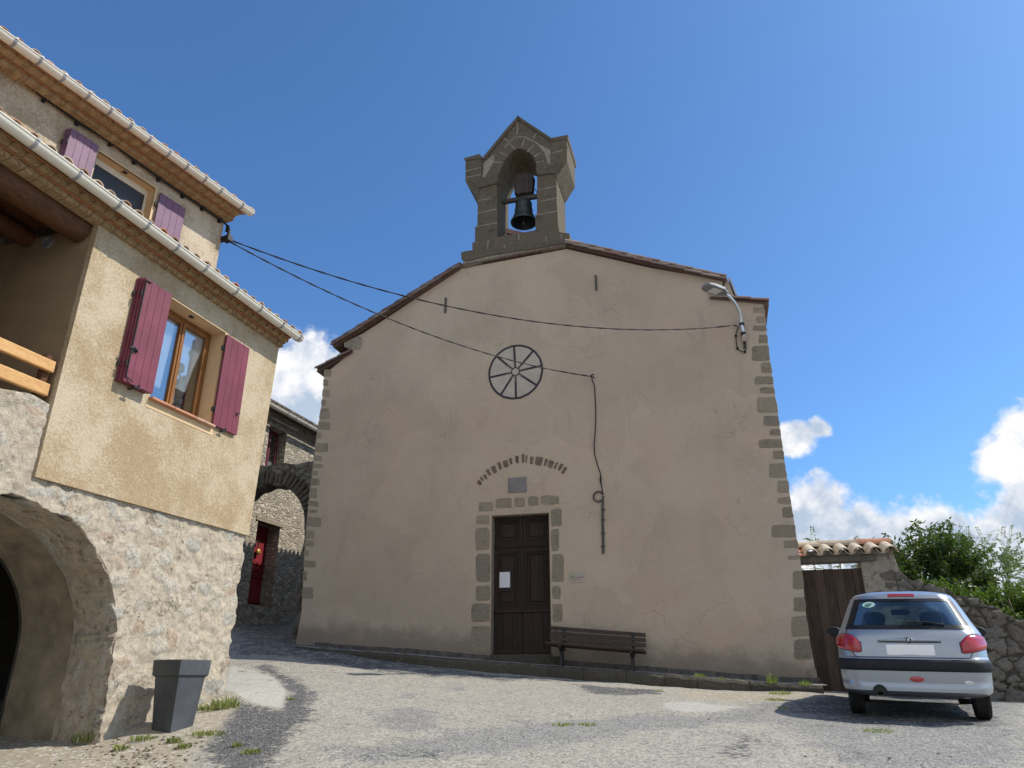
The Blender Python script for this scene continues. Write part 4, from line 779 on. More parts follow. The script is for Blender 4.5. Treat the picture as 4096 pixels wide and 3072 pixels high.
# ------------------------------------------------------------------ house on the left
house = thing('house', 'two-level ochre rendered house on a stone base with an archway and burgundy shutters', 'house', tuple(HS.P(-.1, 0, 1.3)))
def shutter(fr, u0, u1, z0, z1, off, mat, parent, layers=1, left_stack=False, latch=None, planks=4):
    mb = MB(); th = .032
    for k in range(layers):
        o = off + k * .037; s_ = -.012 * (layers - 1 - k) if left_stack else 0
        n = planks
        for i in range(n): mb.box(fr, lerp(u0, u1, i / n) + .0025 + s_, lerp(u0, u1, (i + 1) / n) - .0025 + s_, o, o + th, z0, z1, rnd(.3, .7))
        mb.box(fr, u0 + s_ + .002, u1 + s_ - .002, o + .004, o + th - .006, z0 + .002, z1 - .002, .5)
    so = mb.build('shutter', mat, parent); o = off + (layers - 1) * .037 + th
    mb = MB()
    for zz in (lerp(z0, z1, .10), lerp(z0, z1, .9)):
        for i in range(planks): mb.lathe(fr.P(lerp(u0, u1, (i + .5) / planks), o, zz), fr.n, [(.008, 0), (.007, .003), (0, .004)], 8)
    mb.build('shutter_nail', mat, so)
    hb = MB(); hs_ = -1 if left_stack else 1; ue = u0 if True else u1
    for zz in (lerp(z0, z1, .16), lerp(z0, z1, .84)): hb.box(fr, u0 - .045, u0 + .01, off + .0, off + .022, zz - .028, zz + .028); hb.tube([fr.P(u0 - .012, o + .002, zz - .04), fr.P(u0 - .012, o + .002, zz + .04)], .010)
    hb.build('hinge', 'blackiron', so)
    if latch == 'plate':
        lb = MB(); c = lerp(z0, z1, .30); lb.box(fr, u0 - .02, u0 + .10, o, o + .012, c - .012, c + .016); lb.prism([fr.P(u0 + .05 + math.cos(a) * (.05 if i % 2 else .033), o, c + .0 + math.sin(a) * (.05 if i % 2 else .03)) for i, a in enumerate([k * math.pi / 6 for k in range(12)])], fr.n * .009); lb.tube([fr.P(u0 - .02, o + .015, c), fr.P(u0 + .03, o + .03, c + .02), fr.P(u0 + .09, o + .02, c - .012)], .008); lb.build('latch', 'blackiron', so)
        lb = MB(); lb.tube([fr.P(u0 + .012, o + .012, z0 + .05), fr.P(u0 + .012, o + .012, z1 - .02)], .008); lb.tube([fr.P(u0 + .01, o + .01, z0 + .06), fr.P(u0 + .1, o + .025, z0 + .02)], .007); lb.tube([fr.P(u0 + .01, o + .01, z1 - .03), fr.P(u0 + .09, o + .012, z1 - .03)], .008); lb.build('espagnolette', 'blackiron', so)
    if latch == 'knob':
        lb = MB(); c = lerp(z0, z1, .22); lb.tube([fr.P(u1 - .07, o, c), fr.P(u1 - .07, o + .03, c), fr.P(u1 - .045, o + .035, c + .03)], .009); lb.tube([fr.P(u1 - .08, o + .005, c - .03), fr.P(u1 - .08, o + .005, c + .015)], .008); lb.build('latch', 'blackiron', so)
    lb = MB(); um = lerp(u0, u1, .42); lb.tube([fr.P(um, .0, z0 - .025), fr.P(um, o + .015, z0 - .025), fr.P(um + .02, o + .03, z0 + .012)], .011); lb.box(fr, um - .045, um + .045, o + .012, o + .022, z0 - .03, z0 - .005); lb.build('shutter_stay', 'blackiron', so)
    return so
def gutter(fr, u0, u1, off, zc, r, brackets, parent):  # half-round eaves gutter with straps
    mb = MB(); seg = 12; ring = lambda u, rr: [fr.P(u, off + math.cos(math.pi + math.pi * k / seg) * rr, zc + math.sin(math.pi + math.pi * k / seg) * rr) for k in range(seg + 1)]
    rings = []
    for u in (u0, u1): rings.append(ring(u, r) + ring(u, r - .006)[::-1])
    mb.loft(rings, True, True); mb.tube([fr.P(u0, off + r, zc + .004), fr.P(u1, off + r, zc + .004)], .011, 8)
    mb.loft([ring(u1 - .004, r), ring(u1, r)], False, True)
    g = mb.build('gutter', 'cream', parent, smooth=True, sharp=40)
    n = int((u1 - u0) / 2.1)
    for u in brackets:
        b = MB(); rr = []
        for du in (-.016, .016): rr.append(ring(u + du, r + .008) + ring(u + du, r + .002)[::-1])
        b.loft(rr, True, True); b.box(fr, u - .016, u + .016, off + r - .012, off + r + .016, zc - .004, zc + .022); b.build('gutter_strap', 'strap', g)
    return g
def genoise(fr, u0, u1, z, rows, parent, top):   # projecting courses of barrel tiles bedded in mortar under the eave
    mb = MB(); tb = MB(); pr = 0.0
    for k, (z0, z1, o1) in enumerate(rows):
        mb.box(fr, u0, u1, -.05, o1 - .018, z0 + .004, z1 - .016, .5)
        u = u0 + (.085 if k % 2 else 0) + .07
        while u < u1 - .06:
            tile(tb, fr.P(u, pr - .02, z0 - .006), fr.P(u, o1 + rnd(-.004, .008), z0 - .006), .062, .066, (0, 0, 1), rnd(0, .2), th=.011, seg=8); u += .168
        n = int((u1 - u0) / .26)
        for i in range(n): tb.box(fr, lerp(u0, u1, i / n) + .002, lerp(u0, u1, (i + 1) / n) - .002, -.04, o1 + .022 + rnd(-.004, .004), z1 - .018, z1 - .001, rnd(.6, 1.0))
        pr = o1
    mb.build('eave_mortar', 'eave_mortar', parent); tb.build('eave_tiles', 'eave_tile', parent)
def tile_roof(fr, u0, u1, o_e, z_e, slope, length, parent, hole=None):
    mb = MB(); n = int((u1 - u0) / .195); rows = int(length / .36)
    mb.prism([fr.P(u0, o_e, z_e - .012), fr.P(u0, o_e - length, z_e + length * slope - .012), fr.P(u0, o_e - length, z_e + length * slope + .01), fr.P(u0, o_e, z_e + .010)], fr.e * (u1 - u0), .3)
    for i in range(n + 1):
        u = lerp(u0, u1, i / n)
        for j in range(rows):
            o0_, o1_ = o_e - (j + 1.15) * .36, o_e - j * .36; jt = rnd(-.006, .006)
            a, b = fr.P(u + jt, o0_, z_e + (o_e - o0_) * slope + .028), fr.P(u + jt + rnd(-.004, .004), o1_ + rnd(-.012, .012), z_e + (o_e - o1_) * slope + .045)
            tile(mb, a, b, .070, .084, (0, 0, 1), random.random(), seg=7)
            if i < n: u2 = u + (u1 - u0) / n / 2; tile(mb, fr.P(u2, o0_, z_e + (o_e - o0_) * slope + .075), fr.P(u2, o1_ + .02, z_e + (o_e - o1_) * slope + .062), .075, .085, (0, 0, -1), random.random(), seg=5)
    return mb.build('roof', 'tile', parent)
def window(fr, hole, off, parent, wood, glass='glass', curtain=True, mull=True, f=.055):
    u0, u1, z0, z1 = hole; w = MB()
    for a, b, c, d in ((u0, u0 + f, z0, z1), (u1 - f, u1, z0, z1), (u0 + f, u1 - f, z1 - f, z1), (u0 + f, u1 - f, z0, z0 + f)): w.box(fr, a, b, off - .06, off, c, d, rnd(.3, .7))
    wo = w.build('window', wood, parent, bevel=.004); um = (u0 + u1) / 2
    parts = ((u0 + f, um), (um, u1 - f)) if mull else ((u0 + f, u1 - f),)
    for (a, b) in parts:
        c = MB(); g = .05 if mull else .018; za, zb = z0 + f, z1 - f
        for p in ((a + .002, a + g, za, zb), (b - g, b - .002, za, zb), (a + g, b - g, zb - g, zb), (a + g, b - g, za, za + g)): c.box(fr, p[0], p[1], off - .03, off + .012, p[2], p[3], rnd(.3, .7))
        c.build('casement', wood, wo, bevel=.004)
        MB().box(fr, a + g - .005, b - g + .005, off - .018, off - .012, za + g - .005, zb - g + .005).build('pane', glass, wo)
    if mull: MB().box(fr, um - .018, um + .018, off + .012, off + .028, z0 + f, z1 - f).build('cover_strip', wood, wo, bevel=.004)
    return wo
def build_house():
    F = HS; zr = Z(3.10); zt = Z(5.675); ul = -3.045 * K; uc = -.1 * K
    warp = lambda u, z: (u + (interp(z, [(zr, uc), (zt, 0.0)]) if u > -.3 else 0), z)
    ac, aa, zs, ab = -3.15 * K, 1.36 * K, Z(1.75), 1.15 * K
    def arch(U, V):
        dv = np.maximum(V - zs, 0); w = .03 * np.sin(U * 9 + V * 4) + .018 * np.sin(V * 17 + U * 5) + .012 * np.sin(V * 41 + U * 23) * np.sin(U * 31)
        return (np.sqrt(((U - ac) / aa) ** 2 + (dv / ab) ** 2) - 1) * min(aa, ab) + w * .8
    def sdf(U, V):
        top = np.where(U < ul, Z(3.76) + .03 * np.sin(U * 8), zr + .02)
        cor = -.115 * K + .022 * np.sin(V * 9) + .014 * np.sin(V * 23 + 1) - U
        return np.minimum(np.minimum(arch(U, V), top - V), cor)
    rubble_wall('stone_wall', F, 'rubble', house, -6.4, -.06, .62, 4.16, .023, sdf, 4.4, 7.0, .016, buried=.34, thick=.5, off=-.010, rough=.017, seed=2, edge=.11)
    # intrados of the archway, then the vault behind it and a dark room
    def curve(t, inset):
        a_, b_ = aa - inset, ab - inset
        if t < .25: return (ac + a_, lerp(.6, zs, t / .25))
        if t > .75: return (ac - a_, lerp(zs, .6, (t - .75) / .25))
        k = (t - .25) / .5 * math.pi; return (ac + math.cos(k) * a_, zs + math.sin(k) * b_)
    def vault(name, mat, d0, d1, nd, inset, rough, boards=False):
        mb = MB(); nt = 90; mo = []; ce = []; rows = []
        for i in range(nt + 1):
            row = []
            for j in range(nd + 1):
                d = lerp(d0, d1, j / nd); t = i / nt; u, z = curve(t, inset); cu_ = curve(t, inset + .1); nrm = Vector((cu_[0] - u, 0, cu_[1] - z)).normalized()
                p = Vector((t * 16, d * 5.2, 4)); dd, pt = noise.voronoi(p); h = min(1, max(0, (dd[1] - dd[0]) / .3)); c = (math.sin(pt[0].x * 12.9 + pt[0].y * 78.2) * 43758.5) % 1
                k = rough * (h * .8 + noise.fractal(Vector((t * 40, d * 6, 1)), 1, 2, 4) * .6) if not boards else rough * (.5 * ((t * 46) % 1.0 > .88) + noise.fractal(Vector((t * 40, d * 6, 1)), 1, 2, 4) * .5)
                row.append(F.P(u + nrm.x * k, -d, z + nrm.z * k)); mo.append(1 - h); ce.append(c)
            rows.append(row)
        mb.loft(rows, False, False); mb.build(name, mat, house, smooth=True, flip=False, attrs={'mortar': mo, 'cell': ce})
    vault('arch_lining', 'rubble', .0, .62, 22, -.004, .03); vault('vault', 'concrete', .56, 1.42, 14, -.012, .03, True)
    mb = MB(); P = F.P; a, b, o0, o1, c, d = -7.5, -.9, -1.40, -5.5, .3, 3.15
    for q in ([(a, o1, c), (b, o1, c), (b, o1, d), (a, o1, d)], [(a, o0, c), (a, o1, c), (a, o1, d), (a, o0, d)], [(b, o0, c), (b, o0, d), (b, o1, d), (b, o1, c)], [(a, o0, d), (a, o1, d), (b, o1, d), (b, o0, d)]): mb.quad(*[P(*p) for p in q])
    # wall round the vault mouth
    ring = [curve(i / 60, .02) for i in range(61)]
    for p, q in zip(ring, ring[1:]):
        ex = lambda w: (lerp(ac, w[0], 2.2) if True else 0, min(d, lerp(zs, w[1], 2.2)))
        mb.quad(P(p[0], o0, p[1]), P(q[0], o0, q[1]), P(ex(q)[0], o0, ex(q)[1]), P(ex(p)[0], o0, ex(p)[1]))
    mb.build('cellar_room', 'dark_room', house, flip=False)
    # rendered upper wall with its window
    hole = (-2.0 * K, -1.055 * K, Z(4.215), Z(5.40)); mb = MB()
    nzs = list(np.linspace(zr, zt, 9)); panel(mb, F, [ul, -2.6 * K, -.6 * K, 0.0], nzs, .032, [hole], .25, warp)
    mb.quad(F.P(ul, .032, zr), F.P(uc, .032, zr), F.P(uc, -.02, zr), F.P(ul, -.02, zr))
    wz = [(z, warp(0.0, z)[0]) for z in nzs]
    for (a_, ua), (b_, ub) in zip(wz, wz[1:]): mb.quad(F.P(ua, .032, a_), F.P(ub, .032, b_), F.P(ub, -6.5, b_), F.P(ua, -6.5, a_))
    mb.quad(F.P(ul, .032, zr), F.P(ul, .032, zt), F.P(ul, -.04, zt), F.P(ul, -.04, zr)); MB().box(F, ul, ul + .15, -2.7, -.041, zr, zt).build('balcony_side_wall', 'shaded_balcony_plaster', house); 
    mb.quad(F.P(ul, .032, zt), F.P(0, .032, zt), F.P(0, -.05, zt), F.P(ul, -.05, zt))
    mb.build('rendered_wall', 'crepi', house, flip=False)
    mb = MB(); mb.box(F, -.5, uc - .03, -6.5, -.4, .8, zr - .01); mb.build('end_wall', 'street_rubble', house)
    mb = MB(); reveal(mb, F, hole, .034, .30); 
    for (a_, b_, c_, d_) in ((hole[0] - .0, hole[1] + .045, hole[3], hole[3] + .012), (hole[1], hole[1] + .045, hole[2] - .10, hole[3])): mb.box(F, a_, b_, .02, .036, c_, d_)
    mb.box(F, hole[0] - .04, hole[1] + .06, .02, .037, hole[2] - .13, hole[2] - .035); mb.build('window_reveal', 'smooth_render', house)
    wo = window(F, (hole[0], hole[1], hole[2] + .0, hole[3]), -.20, house, 'window_wood')
    mb = MB(); n = 3
    for i in range(n): mb.box(F, lerp(hole[0] - .02, hole[1] + .03, i / n) + .002, lerp(hole[0] - .02, hole[1] + .03, (i + 1) / n) - .002, -.2, .10, hole[2] - .034, hole[2] - .002, rnd(.9, 1.0))
    mb.build('window_sill', 'tile', wo, bevel=.008)
    mb = MB(); rows = []
    for k, (ua, ub) in enumerate(((hole[0] + .08, lerp(hole[0], hole[1], .40)), (lerp(hole[0], hole[1], .56), hole[1] - .10))):
        rows = []
        for j in range(14):
            t = j / 13; zz = lerp(hole[3] - .1, hole[2] + .30 + .1 * k, t); pin = math.sin(max(0, t - .2) * 1.6) * .5
            rows.append([F.P(lerp(lerp(ua, ub, i / 24), lerp(ua, ub, .15 if k else .8), pin), -.245 + .012 * math.sin(i * 1.9 + j * .1), zz) for i in range(25)])
        mb.loft(rows, False, False)
    mb.build('curtain', 'curtain', wo, smooth=True, flip=False)
    mb = MB(); mb.tube([F.P(lerp(hole[0], hole[1], .62), -.29, hole[2] + .42), F.P(lerp(hole[0], hole[1], .62), -.29, hole[2] + .20)], [.02, .03], 8); mb.build('curtain_tassel', 'curtain', wo)
    mb = MB(); a, b, c, d = hole[0] - .3, hole[1] + .3, hole[2] - .3, hole[3] + .3
    for q in ([(a, -1.6, c), (b, -1.6, c), (b, -1.6, d), (a, -1.6, d)], [(a, -.3, c), (a, -1.6, c), (a, -1.6, d), (a, -.3, d)], [(b, -.3, c), (b, -.3, d), (b, -1.6, d), (b, -1.6, c)], [(a, -.3, d), (b, -.3, d), (b, -1.6, d), (a, -1.6, d)]): mb.quad(*[F.P(*p) for p in q])
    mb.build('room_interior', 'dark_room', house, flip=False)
    mb = MB(); hk = F.at(*z2(1275, 605), -.06); mb.box(F, (hk - F.o).dot(F.e) - .03, (hk - F.o).dot(F.e) + .03, -.09, -.05, hole[3] - .02, hole[3] - .002); mb.build('shutter_catch', 'blackiron', house)
    l = [F.px(*z2(*p), .10) for p in ((945, 360), (1130, 460), (990, 1120), (800, 1035))]
    tag(shutter(F, (l[0][0] + l[3][0]) / 2, (l[1][0] + l[2][0]) / 2, (l[2][1] + l[3][1]) / 2, (l[0][1] + l[1][1]) / 2, .038, 'burgundy', house, 3, True, 'plate'), 'folded stack of burgundy shutter leaves with an iron latch')
    l = [F.px(*z2(*p), .06) for p in ((1500, 722), (1650, 825), (1565, 1398), (1410, 1325))]
    shutter(F, (l[0][0] + l[3][0]) / 2, (l[1][0] + l[2][0]) / 2, (l[2][1] + l[3][1]) / 2, (l[0][1] + l[1][1]) / 2, .045, 'burgundy', house, 1, False, 'knob')
    # eave, gutter, lower roof
    z0 = zt; genoise(F, -7.2, .03, z0, [(z0 - .004, z0 + .075, .10), (z0 + .076, z0 + .152, .19)], house, 0)
    tile_roof(F, -7.2, .10, .30, z0 + .163, .30, 3.2, house)
    br = [F.px(*z1(x, y), .37)[0] for x, y in [(225, 970), (515, 1175), (785, 1365), (975, 1505)]] + [F.px(*z2(x, y), .37)[0] for x, y in [(1170, 160), (1360, 300), (1565, 450), (1725, 570), (1870, 680), (1985, 770)]]
    gutter(F, -7.2, F.px(*z2(2018, 752), .40)[0], .33, z0 + .158, .072, [br[0] - .5] + br, house)
    # balcony: return wall already there; log beams, rails, post, vent
    mb = MB(); zb = 6.235; mb.tube([F.P(-8, -.20, zb - .02), F.P(ul - .02, -.20, zb + .01)], [.185, .155], 14); mb.build('log_beam', 'log_wood', house, smooth=True, sharp=50)
    mb = MB(); mb.tube([F.P(-8, -1.0, zb + .03), F.P(ul - .02, -1.0, zb + .06)], [.13, .11], 12); mb.build('log_beam', 'log_wood', house, smooth=True, sharp=50)
    mb = MB(); mb.box(F, -8, ul - .01, -2.65, -.03, zb + .19, zb + .24); mb.build('balcony_ceiling', 'log_wood', house)
    mb = MB(); mb.box(F, -8, ul - .01, -2.65, -.1, 3.75, 3.85); mb.build('balcony_floor', 'slate', house)
    mb = MB(); mb.box(F, -8, ul - .01, -2.8, -2.66, 3.7, zt + .6); mb.build('balcony_rear_wall', 'grey_wood', house); mb = MB(); mb.box(F, -5.2, -5.0, -2.65, -.02, 3.7, zt + .1); mb.build('balcony_light_block', 'crepi', house)  # unseen end wall added to darken the balcony; rear wall dark against bounce
    for (za, zb_) in ((4.055, 4.165), (3.828, 3.945)):
        mb = MB(); mb.box(F, -8, -3.09 * K, -.06, -.005, Z(za), Z(zb_), rnd(.5, .8)); mb.build('balcony_rail', 'rail_wood', house, bevel=.012)
    mb = MB(); mb.tube([F.P(-3.12 * K, -.11, Z(3.6)), F.P(-3.12 * K, -.11, Z(4.22))], .05, 10); mb.build('balcony_post', 'log_wood', house)
    vp = hit(*z2(322, 118), F.P(ul, 0, 0), F.e); mb = MB(); mb.lathe(vp - F.e * .002, -F.e, [(.085, 0), (.085, .02), (.068, .024), (.066, .008), (0, .006)], 20); mb.build('air_vent', 'lampgrey', house, smooth=True, sharp=40)
    # ---- upper storey
    F = UP; ztop = F.px(*z1(1480, 1470))[1] ; h = [F.px(*z1(*p)) for p in ((655, 1005), (1033, 1250))]; hole = (h[0][0], h[1][0], h[0][1] - 1.15 * K, (h[0][1] + h[1][1]) / 2)
    mb = MB(); panel(mb, F, [-7.5, 0.0], [4.0, ztop], .0, [hole], .2); mb.quad(F.P(0, 0, 4.0), F.P(0, 0, ztop), F.P(0, -5, ztop), F.P(0, -5, 4.0)); mb.build('upper_wall', 'crepi_grey', house, flip=False)
    mb = MB(); reveal(mb, F, hole, .002, .22); mb.box(F, hole[1], hole[1] + .035, -.02, .006, hole[2], hole[3] + .03); mb.box(F, hole[0], hole[1], -.02, .006, hole[3], hole[3] + .03); mb.build('window_reveal', 'smooth_render', house)
    wo = window(F, (hole[0], hole[1], hole[2], hole[3] - .06), -.16, house, 'cream', 'screen', mull=False, f=.02); MB().box(F, hole[0], hole[1], -.20, -.155, hole[3] - .06, hole[3] - .002).build('roller_box', 'cream', wo)
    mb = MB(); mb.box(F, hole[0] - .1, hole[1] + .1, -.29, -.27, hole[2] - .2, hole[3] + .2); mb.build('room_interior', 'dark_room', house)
    mb = MB(); hk = F.px(*z1(833, 1140), -.06); mb.box(F, hk[0] - .03, hk[0] + .03, -.09, -.05, hole[3] - .022, hole[3] - .002); mb.build('shutter_catch', 'blackiron', house)
    l = [F.px(*z1(*p), .09) for p in ((465, 860), (648, 968), (1080, 1270), (1245, 1385))]
    tag(shutter(F, l[0][0], l[1][0], l[0][1] - 1.2 * K, (l[0][1] + l[1][1]) / 2, .02, 'plum', house, 3, True), 'faded plum shutter leaf half hidden by the lower gutter'); shutter(F, l[2][0], l[3][0], l[2][1] - 1.2 * K, (l[2][1] + l[3][1]) / 2, .02, 'plum', house, 1)
    genoise(F, -7.5, .03, ztop, [(ztop - .004, ztop + .065, .19), (ztop + .066, ztop + .125, .35)], house, 0)
    tile_roof(F, -7.5, .16, .42, ztop + .14, .30, 3.6, house)
    br = [F.px(*z1(x, y), .50)[0] for x, y in [(100, 290), (270, 410), (425, 530), (590, 645), (735, 750), (870, 845), (995, 940), (1125, 1030), (1245, 1120), (1365, 1205), (1470, 1280), (1610, 1385)]]
    gt = F.px(*z1(1690, 1405), .51); gutter(F, -7.5, gt[0], .435, F.px(*z1(845, 790), .51)[1] - .005, .072, [br[0] - .33] + br, house)
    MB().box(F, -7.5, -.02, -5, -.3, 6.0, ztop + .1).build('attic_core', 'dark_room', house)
build_house()
# cable under the upper eave
mb = MB(); F = UP; pts = [F.px(*z1(*p), .05) for p in [(-400, 130), (0, 425), (300, 650), (520, 805), (740, 945), (900, 1065), (1060, 1180), (1220, 1290), (1350, 1375), (1465, 1455)]]
mb.tube([F.P(u, .05, z - .012) for u, z in pts] + [F.P(.02, .06, pts[-1][1] - .04), F.P(.03, .05, pts[-1][1] - .16)], .017, 7)
for u, z in pts[1:]: mb.box(F, u - .02, u + .02, -.0, .06, z - .055, z + .01)
tag(mb.build('eave_cable', 'cable', None), 'black cable clipped along the wall top under the highest eave', 'cable')
# ------------------------------------------------------------------ house up the lane and the arch across the lane
BH = Fr((-7.475, 20.7, 0), HS.e, HS.n)
def build_lane():
    F = BH; px = F.px
    lane = thing('lane_house', 'rubble stone house up the lane with a recessed red door and pale gutter', 'house', tuple(F.P(1.5, 0, 2.9)))
    d0, d1 = px(*kb(187, 900)), px(*kb(326, 900)); ztop, zbot = px(*kb(270, 824))[1], px(*kb(195, 1312))[1]; door = (d0[0], d1[0], zbot, ztop)
    w0, w1 = px(*kb(290, 330)), px(*kb(368, 330)); win = (w0[0] - .25, w1[0], px(*kb(310, 560))[1], px(*kb(332, 256))[1]); zt = px(*kb(400, 205))[1]
    mb = MB(); panel(mb, F, [-3.0, 7.0], [2.0, zt], 0, [door, win], .3); mb.build('wall', 'street_rubble', lane, flip=False)
    mb = MB(); reveal(mb, F, door, .003, .42, tint=.4); mb.build('reveal', 'street_rubble', lane, flip=False); mb = MB(); reveal(mb, F, win, .003, .35); mb.build('reveal', 'street_rubble', lane, flip=False)
    mb = MB(); mb.box(F, door[0] - .12, door[1] + .12, -.15, .03, door[3], door[3] + .13, .4); mb.build('door_lintel', 'granite', lane, bevel=.01)
    MB().box(F, -3, 7, -5, -.6, 2, zt).build('house_core', 'dark_rubble', lane)
    mb = MB(); a, b = door[0] + .01, door[1] - .01; H = door[3] - door[2]
    for i in range(5): mb.box(F, lerp(a, b, i / 5) + .003, lerp(a, b, (i + 1) / 5) - .003, -.46, -.40, door[2] + .02, door[3] - .02, rnd(.4, .6))
    dr = mb.build('door', 'red_door', lane)
    mb = MB()
    for t in (.04, .34, .42, .50, .93): mb.box(F, a, b, -.40, -.375, door[2] + H * t, door[2] + H * t + .05); mb.box(F, a, b, -.375, -.362, door[2] + H * t + .012, door[2] + H * t + .035)
    mb.build('door_moulding', 'red_door', dr)
    k = F.px(*kb(190, 992), -.38); mb = MB(); mb.lathe(F.P(k[0], -.40, k[1]), F.n, [(0, 0), (.035, .01), (.05, .04), (.085, .07), (.09, .10), (.06, .125), (0, .13)], 16); kn = mb.build('door_knob', plain('brass', (0.50, 0.33, 0.09), 0.4, 0.5), dr, smooth=True)
    h = F.px(*kb(197, 940), -.38); mb = MB(); mb.tube([F.P(h[0] + .075 * math.cos(t), -.385, h[1] - .02 + .1 * math.sin(t)) for t in [R(-50 + 14 * i) for i in range(21)]], .013, 6); mb.build('horseshoe', 'iron', dr)
    window(F, win, -.28, lane, 'burgundy'); mb = MB(); mb.box(F, win[0] + .1, win[1] - .08, -.345, -.34, win[2], win[2] + .62); mb.build('window_curtain', 'curtain', lane)
    mb = MB(); mb.box(F, -3, 7, -.1, .38, zt - .01, zt + .05); mb.prism([F.P(-3, .42, zt + .05), F.P(-3, -5, zt + 1.7), F.P(-3, -5, zt + 1.78), F.P(-3, .42, zt + .12)], F.e * 10); mb.build('roof', 'dark_rubble', lane)
    br = [px(*kb(*p))[0] for p in ((300, 115), (350, 142), (418, 182), (480, 218), (545, 255))]; gz_ = F.px(*kb(420, 180), .45)[1]; gutter(F, -3, 7, .45, gz_, .08, br, lane)
    a, b = F.at(*kb(280, 180), .08), F.at(*kb(440, 262), .08); mb = MB(); mb.tube([a, b], .022); mb.build('eave_pipe', 'zinc', lane)
    # arch
    A = Fr(CH.P(0, -1.5, 0), CH.e, CH.n); px = A.px; ap, rj = px(*kb(300, 588)), px(*kb(488, 800)); zt0, zt1 = px(*kb(215, 470))[1], px(*kb(590, 450))[1]
    uc = rj[0] - (ap[1] - px(*kb(488, 800))[1]) * .0 - 1.18; rr = rj[0] - uc; zc = ap[1] - rr * .98
    arch = thing('stone_archway', 'shadowed rubble stone archway spanning the lane beside the church', 'archway', tuple(A.P(uc, 0, 2.5)))
    def sdf(U, V):
        dv = np.maximum(V - zc, 0); r = np.sqrt((U - uc) ** 2 + dv ** 2) - rr + .02 * np.sin(U * 13 + V * 7); top = lerp(zt0, zt1, (U + 7.4) / 2) + .03 * np.sin(U * 7) - V
        return np.minimum(r, top)
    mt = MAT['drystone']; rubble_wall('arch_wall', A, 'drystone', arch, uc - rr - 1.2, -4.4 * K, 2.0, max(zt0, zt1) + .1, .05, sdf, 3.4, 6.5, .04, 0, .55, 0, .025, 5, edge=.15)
    mb = MB(); n = 30
    for i in range(n):
        t = math.pi * (i + .5) / n; w = math.pi * rr / n * .5 * rnd(.55, .9); l_ = rnd(.28, .42); c_, s_ = math.cos(t), math.sin(t); q = []
        for (dw, dl) in ((-w, .02), (w, .02), (w * 1.15, l_), (-w * 1.15, l_)): q.append((uc + c_ * (rr + dl) - s_ * dw, zc + s_ * (rr + dl) + c_ * dw))
        stone(mb, A, q, -.03, .075, .01)
    mb.build('voussoirs', 'kerb_stone', arch)
build_lane()

